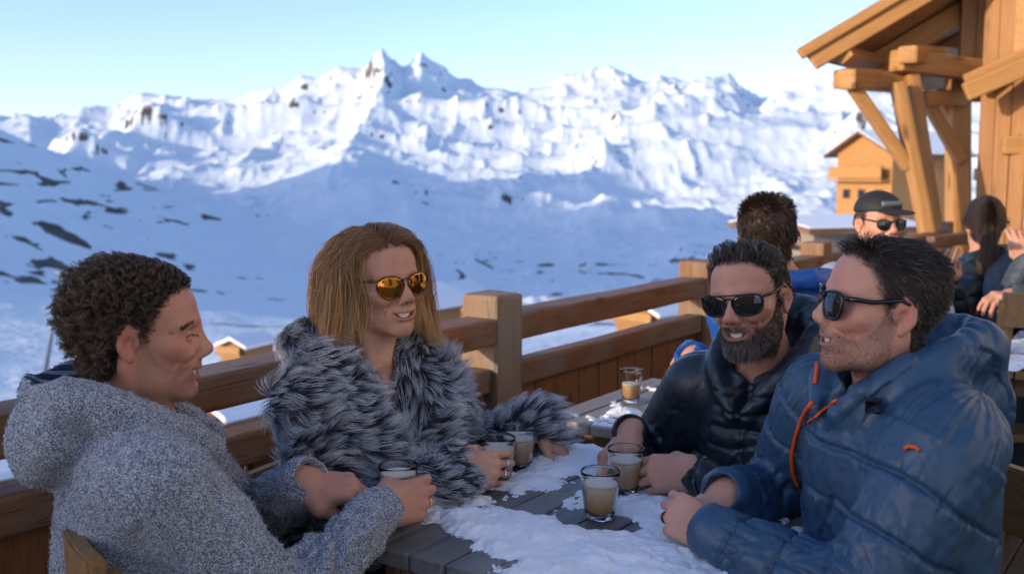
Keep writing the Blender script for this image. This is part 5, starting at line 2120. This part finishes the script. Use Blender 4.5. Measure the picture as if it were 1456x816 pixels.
# ---- houses further off
def house(label, c, yaw, wdt, dep, hgt, pitch=.45, wallm=None, group='chalets in the village below', snow=.25, balcony=True, base=0.0, gable_win=True):
    c = np.asarray(c, float)
    rt = thing('mountain_chalet', label, 'chalet', c, group)
    f = hdg(yaw); r = A(f[1], -f[0], 0); up = A(0, 0, 1)
    R = np.stack([r, f, up], 1)
    W = wallm or w_gold2
    mb = MB()
    pk = wdt / 2 * pitch
    prof = [(-wdt / 2, -base - 1.5), (wdt / 2, -base - 1.5), (wdt / 2, hgt), (0, hgt + pk), (-wdt / 2, hgt)]
    mb.poly([c + r * x + up * z + f * dep / 2 for x, z in prof], dep, -f)
    mb.build('wall', W, rt)
    ov = .14 * wdt
    for nm, off, th, m in (('roof', .02, .12, w_rail), ('roof_snow', .145, snow, roof_snow)):
        mb = MB()
        e = wdt / 2 + ov
        pr = [(-e, hgt - ov * pitch), (0, hgt + pk), (e, hgt - ov * pitch)]
        k = off * 1.1
        q = [(x, z + k) for x, z in pr] + [(x * .985, z + k + th) for x, z in pr[::-1]]
        mb.poly([c + r * x + up * z + f * (dep / 2 + ov) for x, z in q], dep + 2 * ov, -f)
        mb.build(nm, m, rt)
    for z in ([.28, .68] if hgt > 3 else [.5]):
        for x in (-.28, .02, .30):
            q = c + r * x * wdt + up * z * hgt + f * (dep / 2 + .03)
            mb = MB()
            mb.box(q, (wdt * .13, .06, hgt * .17), R)
            wn = mb.build('window', w_rail, rt)
            mb = MB()
            mb.box(q + f * .02, (wdt * .105, .06, hgt * .14), R)
            mb.build('pane', win_glass, wn)
    if balcony:
        mb = MB()
        mb.box(c + up * hgt * .52 + f * (dep / 2 + .35), (wdt * .96, .7, .12), R)
        mb.box(c + up * (hgt * .52 + .42) + f * (dep / 2 + .68), (wdt * .96, .07, .62), R)
        mb.build('balcony', w_gold, rt)
    return rt


def ground_z(x, y):
    return float(terrain(np.array([x]), np.array([y]))[0])


def on_ground(px, py, D):
    q = at(px, py, D)
    return A(q[0], q[1], q[2])


house('small golden chalet with a balcony behind the bracketed posts', at(1275, 298, 55), 205, 4.0, 5.0, 3.1, .5, group=None, snow=.05, base=6, wallm=w_gold)
house('grey stone and timber house behind the man with the cap', at(1172, 368, 24), 200, 2.6, 2.6, .72, .12, wallm=Mat('grey_masonry').P(Base_Color=(.26, .22, .18), Roughness=.9).m, group=None, snow=.03, balcony=False, base=3)
VIL = [('sunlit chalet with thick roof snow beside the near post', 645, 450, 78, 250, 4.6, 4.4, 1.4),
       ('chalet half hidden behind the woman in fur', 590, 462, 66, 235, 4.2, 4.6, 1.4),
       ('orange chalet at the edge of the fur collar', 352, 508, 84, 245, 2.6, 3.6, 1.1),
       ('snowy chalet seen under the railing by the fleece sleeve', 345, 612, 42, 235, 3.0, 4.0, 1.1),
       ('dark chalet low in the left corner', 18, 700, 34, 230, 1.6, 3.0, .75),
       ('chalet glimpsed between the rails', 930, 466, 70, 225, 3.6, 4.0, 1.2)]
for lb, px, py, D, yw, wd_, dp, hg in VIL:
    house(lb, at(px, py, D), yw, wd_, dp, hg, .42, base=6)

# ski lift pylon on the slope
a = at(60, 512, 120)
rt = thing('lift_pylon', 'thin grey ski lift pylon on the shaded slope', 'pylon', a)
steel = Mat('galvanised_steel').P(Base_Color=(.20, .23, .28), Roughness=.5, Metallic=.5).m
mb = MB(); mb.tube([a - A(0, 0, 3), at(86, 388, 120)], [.30, .20], 10); mb.build('mast', steel, rt, True)
mb = MB(); mb.tube([at(86, 389, 120), at(104, 424, 120)], .12, 8); mb.tube([at(77, 386, 120), at(95, 390, 120)], .16, 8); mb.build('crossarm', steel, rt, True)

# unseen building added behind the camera to keep the sun off the table
def add_shade_block():
    S2 = A(-.86, -.51, 0) / np.hypot(.86, .51)
    Wd = A(-S2[1], S2[0], 0)
    Wd = Wd if Wd[1] > 0 else -Wd
    c = S2 * 13 + Wd * (EDGE - 5.0)
    rt = thing('shade_block', 'unseen timber block added behind the camera to shade the table', 'chalet', c)
    R = np.stack([Wd, -S2, A(0, 0, 1)], 1)
    mb = MB(); mb.box(c + A(0, 0, 1.4), (10, 5, 6.6), R); mb.build('wall', w_gold2, rt)
    mb = MB(); mb.box(c + A(0, 0, 4.82), (10.0, 6.4, .22), R); mb.build('roof', w_rail, rt)
    for k in (-3, -1, 1, 3):
        q = c + Wd * k - S2 * 2.52 + A(0, 0, 2.2)
        mb = MB(); mb.box(q, (1.1, .08, 1.3), R); wn = mb.build('window', w_rail, rt)
        mb = MB(); mb.box(q - S2 * .03, (.94, .08, 1.14), R); mb.build('pane', win_glass, wn)


EDGE = 2.05
add_shade_block()


def add_bounce_house():
    """pale sunlit house front added out of view on the right to bounce warm light"""
    c = A(5.2, -1.5, 0)
    rt = thing('bounce_house', 'unseen pale house front added to bounce sunlight onto the terrace', 'reflector', c)
    M = Mat('pale_render')
    M.P(Base_Color=M.mix(M.noise(M.coord(), 3, 4), (.68, .64, .58), (.74, .70, .64)), Roughness=.9)
    mb = MB(); mb.box(c + A(.5, 0, 3.4), (1.0, 15, 7.4)); mb.build('wall', M.m, rt)  # added reflector: sends warm sunlight back onto the guests
    mb = MB(); mb.box(c + A(.5, 0, 7.2), (2.0, 15.6, .2)); mb.build('roof', w_rail, rt)
    for y in (-5, -1.6, 2.4, 5.6):
        for z in (1.3, 4.2):
            q = c + A(-.02, y, z)
            mb = MB(); mb.box(q, (.10, 1.0, 1.3)); wn = mb.build('window', w_rail, rt)
            mb = MB(); mb.box(q - A(.02, 0, 0), (.09, .84, 1.14)); mb.build('pane', win_glass, wn)


add_bounce_house()
guest_fleece()
guest_fur()
guest_beard()
guest_blue()
# ------------------------------------------------------------------ people at the tables behind
def extra(label, base, hc, yaw, pitch, hs, N, tyaw, skin, hair_c, coat_m, coat_name, kind, arms=None, fem=False, cap=False):
    N = np.asarray(N, float)
    p = Person(label, base, hc, yaw, pitch, 0, hs, N, N + A(0, 0, -.53), tyaw, skin, fem=fem, group=None)
    for side, (wr, fd, bk) in (arms or {}).items():
        sg = 1 if side == 'R' else -1
        sh = p.T(.18 * sg, .02, -.075)
        p.arm(side, sh, ik(sh, wr, p.tR[:, 0] * sg * .5 + A(0, 0, -1)), wr, fd, bk, 'loose')
    p.body(vox=.0040, stubble=.4)
    S = Sculpt()
    jacket_base(S, p, 1.06)
    S.setframe(p.tR, p.N)
    S.chain([(.06, .09, -.03), (.095, .02, .005), (.08, -.09, .03), (0, -.12, .035), (-.08, -.09, .03), (-.095, .02, .005), (-.06, .09, -.03)], .032, k=.03)
    S.cap((0, .012, -.03), (0, .005, .2), .068, .09, k=.012, op=-1)
    cuffs_cut(S, p)
    V, Q = S.mesh(.007)
    t = (V - p.N) @ p.tR
    Nn = vnormals(V, Q)
    sm = seam(t[:, 2] + .006 * vnoise(V * 14), .07, .009)
    V = V + Nn * (-.010 * sm * (kind == 'quilt') + .007 * fbm(V * 14, 3))[:, None]
    np_mesh(coat_name, V, Q, coat_m, p.root)
    trousers(p, denim, boot_m, tyaw)
    C = p.field()
    P, Nr = p.hair_roots(4500 if not fem else 5500, lambda x: scalp_mask(x, fem) * ((x[:, 2] < .035) if cap else 1))
    q = p.q(P)
    if fem:
        d0 = p.ldir(np.stack([.0 * q[:, 0] - q[:, 0] * 6, -.95 + 0 * q[:, 0], -.15 + 0 * q[:, 0]], 1))
        G = grow(P, Nr, .10 + .03 * RNG.random(len(P)), 9, lambda a, t_: d0, .6, C, .005)
    else:
        top = sstep(q[:, 2], .05, .09)
        dl = p.ldir(np.stack([.2 * np.sign(q[:, 0]), -.4 + .2 * top, -.7 + .8 * top], 1))
        G = grow(P, Nr, ((.014 + .012 * top) * (.4 if cap else 1)) * (.7 + .6 * RNG.random(len(P))), 7, lambda a, t_: dl + Nr * .15 * (1 - t_), .58, C, .002)
        G = clump(G, 500, .5)
    hm = hair_mat('hair_of_guest', hair_c[0], hair_c[1], rnd=.5)
    h = strands('hair', G, .0006, .0003, hm, p.root)
    if fem:
        a = p.H(0, -.125, .03)
        n = 900
        st = a + RNG.normal(0, .012, (n, 3))
        G = grow(st, np.tile(p.ldir(A(0, -1, .1)[None]), (n, 1)), .26 + .05 * RNG.random(n), 10, lambda q_, t_: np.tile(A(0, 0, -1) + p.ldir(A(0, -.25, 0)[None])[0] * (1 - t_), (n, 1)) + .25 * np.stack([vnoise(q_ * 20), vnoise(q_ * 20 + 9), vnoise(q_ * 20 + 30)], 1), .4)
        strands('ponytail', G, .0008, .0004, hair_mat('ponytail_hair', hair_c[0], tuple(min(1, x * 1.6) for x in hair_c[1]), rnd=.5), h)
    return p


def jacket_m(name, c, rough=.5):
    M = Mat(name)
    v = M.coord()
    n = M.noise(v, 30, 4, .6, 1.0)
    M.P(Base_Color=M.mix(n, tuple(x * .8 for x in c), tuple(x * 1.2 for x in c)), Roughness=rough)
    M.bump(n, .4, .006)
    return M.m


# man in the bright blue jacket, his back to the camera
N = at(1120, 408, 3.02)
extra('man with brown hair seen from behind in a bright blue jacket', (.78, 3.0, 0), at(1088, 338, 2.95), 95, -2, 1.0, N, 110, SKIN1, ((.02, .012, .007), (.075, .042, .022)), jacket_m('bright_blue_shell', (.010, .075, .33)), 'blue_jacket', 'plain',
      {'L': (at(985, 505, 2.95), A(-.3, .9, -.3), A(-.4, -.2, .9)), 'R': (at(1150, 470, 3.2), A(-.2, .9, -.2), A(.3, -.2, .9))})
# man with the cap, facing us
N = at(1250, 378, 3.95)
p = extra('man in a black cap and dark sunglasses facing the camera', (1.45, 3.9, 0), at(1249, 318, 3.9), 282, 2, 1.0, N, 265, SKIN4, ((.02, .012, .007), (.06, .04, .025)), jacket_m('pale_grey_shell', (.30, .33, .38)), 'grey_jacket', 'plain',
          {'R': (at(1200, 440, 3.7), A(.5, -.8, -.1), A(0, -.4, .9)), 'L': (at(1300, 440, 3.7), A(-.5, -.8, -.1), A(0, -.4, .9))}, cap=True)
p.sunglasses(frame_black, lens_dark, a=.026, b=.0215, cx=.0345, cz=-.003, square=2.4)
S = Sculpt(); S.setframe(p.hR, p.ht, p.hs)
S.ell((0, -.008, .052), (.084, .105, .078), k=.01)
S.box((0, -.01, -.02), (.12, .14, .065), .01, k=.01, op=-1)
V, Q = S.mesh(.005)
capm = Mat('black_cap').P(Base_Color=(.014, .014, .016), Roughness=.7).m
cp = np_mesh('cap', V, Q, capm, p.root)
S = Sculpt(); S.setframe(p.hR, p.ht, p.hs)
S.ell((0, .115, .046), (.072, .070, .008), k=.01, rot=(-8, 0, 0))
V, Q = S.mesh(.004)
np_mesh('peak', V, Q, capm, cp)
mb = MB()
mb.tube([p.H(x, .083 + .005 - 3.0 * x * x, .075) for x in np.linspace(-.04, .04, 9)], .012, 8)
mb.build('goggles_patch', Mat('grey_patch').P(Base_Color=(.12, .14, .17), Roughness=.35).m, cp, True)
# woman with a ponytail
N = at(1396, 366, 4.62)
extra('woman with a dark ponytail in a black quilted jacket seen from behind', (2.2, 4.6, 0), at(1400, 318, 4.6), 70, 0, .98, N, 150, SKIN2, ((.02, .012, .008), (.09, .055, .03)), jacket_m('dark_green_down', (.012, .022, .026), .42), 'down_jacket', 'quilt',
      {'L': (at(1345, 402, 4.15), A(-.3, -.6, .7), A(-.5, -.6, -.2)), 'R': (at(1345, 420, 4.9), A(-.8, .2, .0), A(0, 0, 1))}, fem=True)
# person in grey at the right edge
N = at(1492, 366, 4.25)
extra('person in a grey hooded coat at the right edge of the picture', (2.25, 4.25, 0), at(1488, 312, 4.22), 200, -3, .98, N, 215, SKIN4, ((.15, .14, .14), (.30, .28, .27)), jacket_m('slate_coat', (.05, .065, .085), .6), 'hooded_coat', 'plain',
      {'R': (at(1462, 372, 4.12), A(-.35, .1, .9), A(-.4, -.9, .1)), 'L': (at(1440, 420, 3.95), A(-.7, -.4, 0), A(0, -.3, 1))})
# ------------------------------------------------------------------ light and camera
SUN_DIR = unit(unit(A(-.86, -.51, 0)) * math.cos(rad(12)) + A(0, 0, math.sin(rad(12))))
w = bpy.data.worlds.new('World')
SC.world = w
w.use_nodes = True
bg = w.node_tree.nodes['Background']
sky = w.node_tree.nodes.new('ShaderNodeTexSky')
sky.sky_type = 'NISHITA'
sky.sun_disc = False
sky.sun_elevation = math.asin(SUN_DIR[2])
sky.sun_rotation = math.atan2(SUN_DIR[0], SUN_DIR[1])
sky.altitude = 2200
sky.air_density = 1.15
sky.dust_density = 4.0
sky.ozone_density = 2.0
tint = w.node_tree.nodes.new('ShaderNodeMix')
tint.data_type = 'RGBA'
tint.blend_type = 'MULTIPLY'
tint.inputs[0].default_value = 1.0
w.node_tree.links.new(sky.outputs[0], tint.inputs[6])
tint.inputs[7].default_value = (.98, .945, 1.08, 1)
w.node_tree.links.new(tint.outputs[2], bg.inputs[0])
bg.inputs[1].default_value = .15
sl = bpy.data.lights.new('sun', 'SUN')
sl.energy = 2.0
sl.angle = rad(.6)
sl.color = (1.0, .84, .60)
so = bpy.data.objects.new('sun', sl)
COL.objects.link(so)
so.rotation_euler = Vector([float(-x) for x in SUN_DIR]).to_track_quat('-Z', 'Y').to_euler()
cam = bpy.data.cameras.new('camera')
co = bpy.data.objects.new('camera', cam)
COL.objects.link(co)
co.location = [float(x) for x in CAM]
co.rotation_euler = (rad(90) - PITCH, 0, 0)
cam.sensor_width = 36
cam.lens = 36 * FPX / 1456
cam.clip_start = .05
cam.clip_end = 60000
cam.dof.use_dof = True
cam.dof.focus_distance = 1.95
cam.dof.aperture_fstop = 4.5
SC.camera = co
SC.view_settings.view_transform = 'Standard'
SC.view_settings.look = 'None'
SC.view_settings.exposure = 1.05
SC.view_settings.gamma = 1
SC.cycles.max_bounces = 6
SC.cycles.diffuse_bounces = 3
SC.cycles.glossy_bounces = 3
SC.cycles.transmission_bounces = 6
SC.cycles.transparent_max_bounces = 8
SC.cycles.use_denoising = True
SC.cycles.caustics_reflective = False
SC.cycles.caustics_refractive = True
SC.cycles_curves.shape = 'RIBBONS'
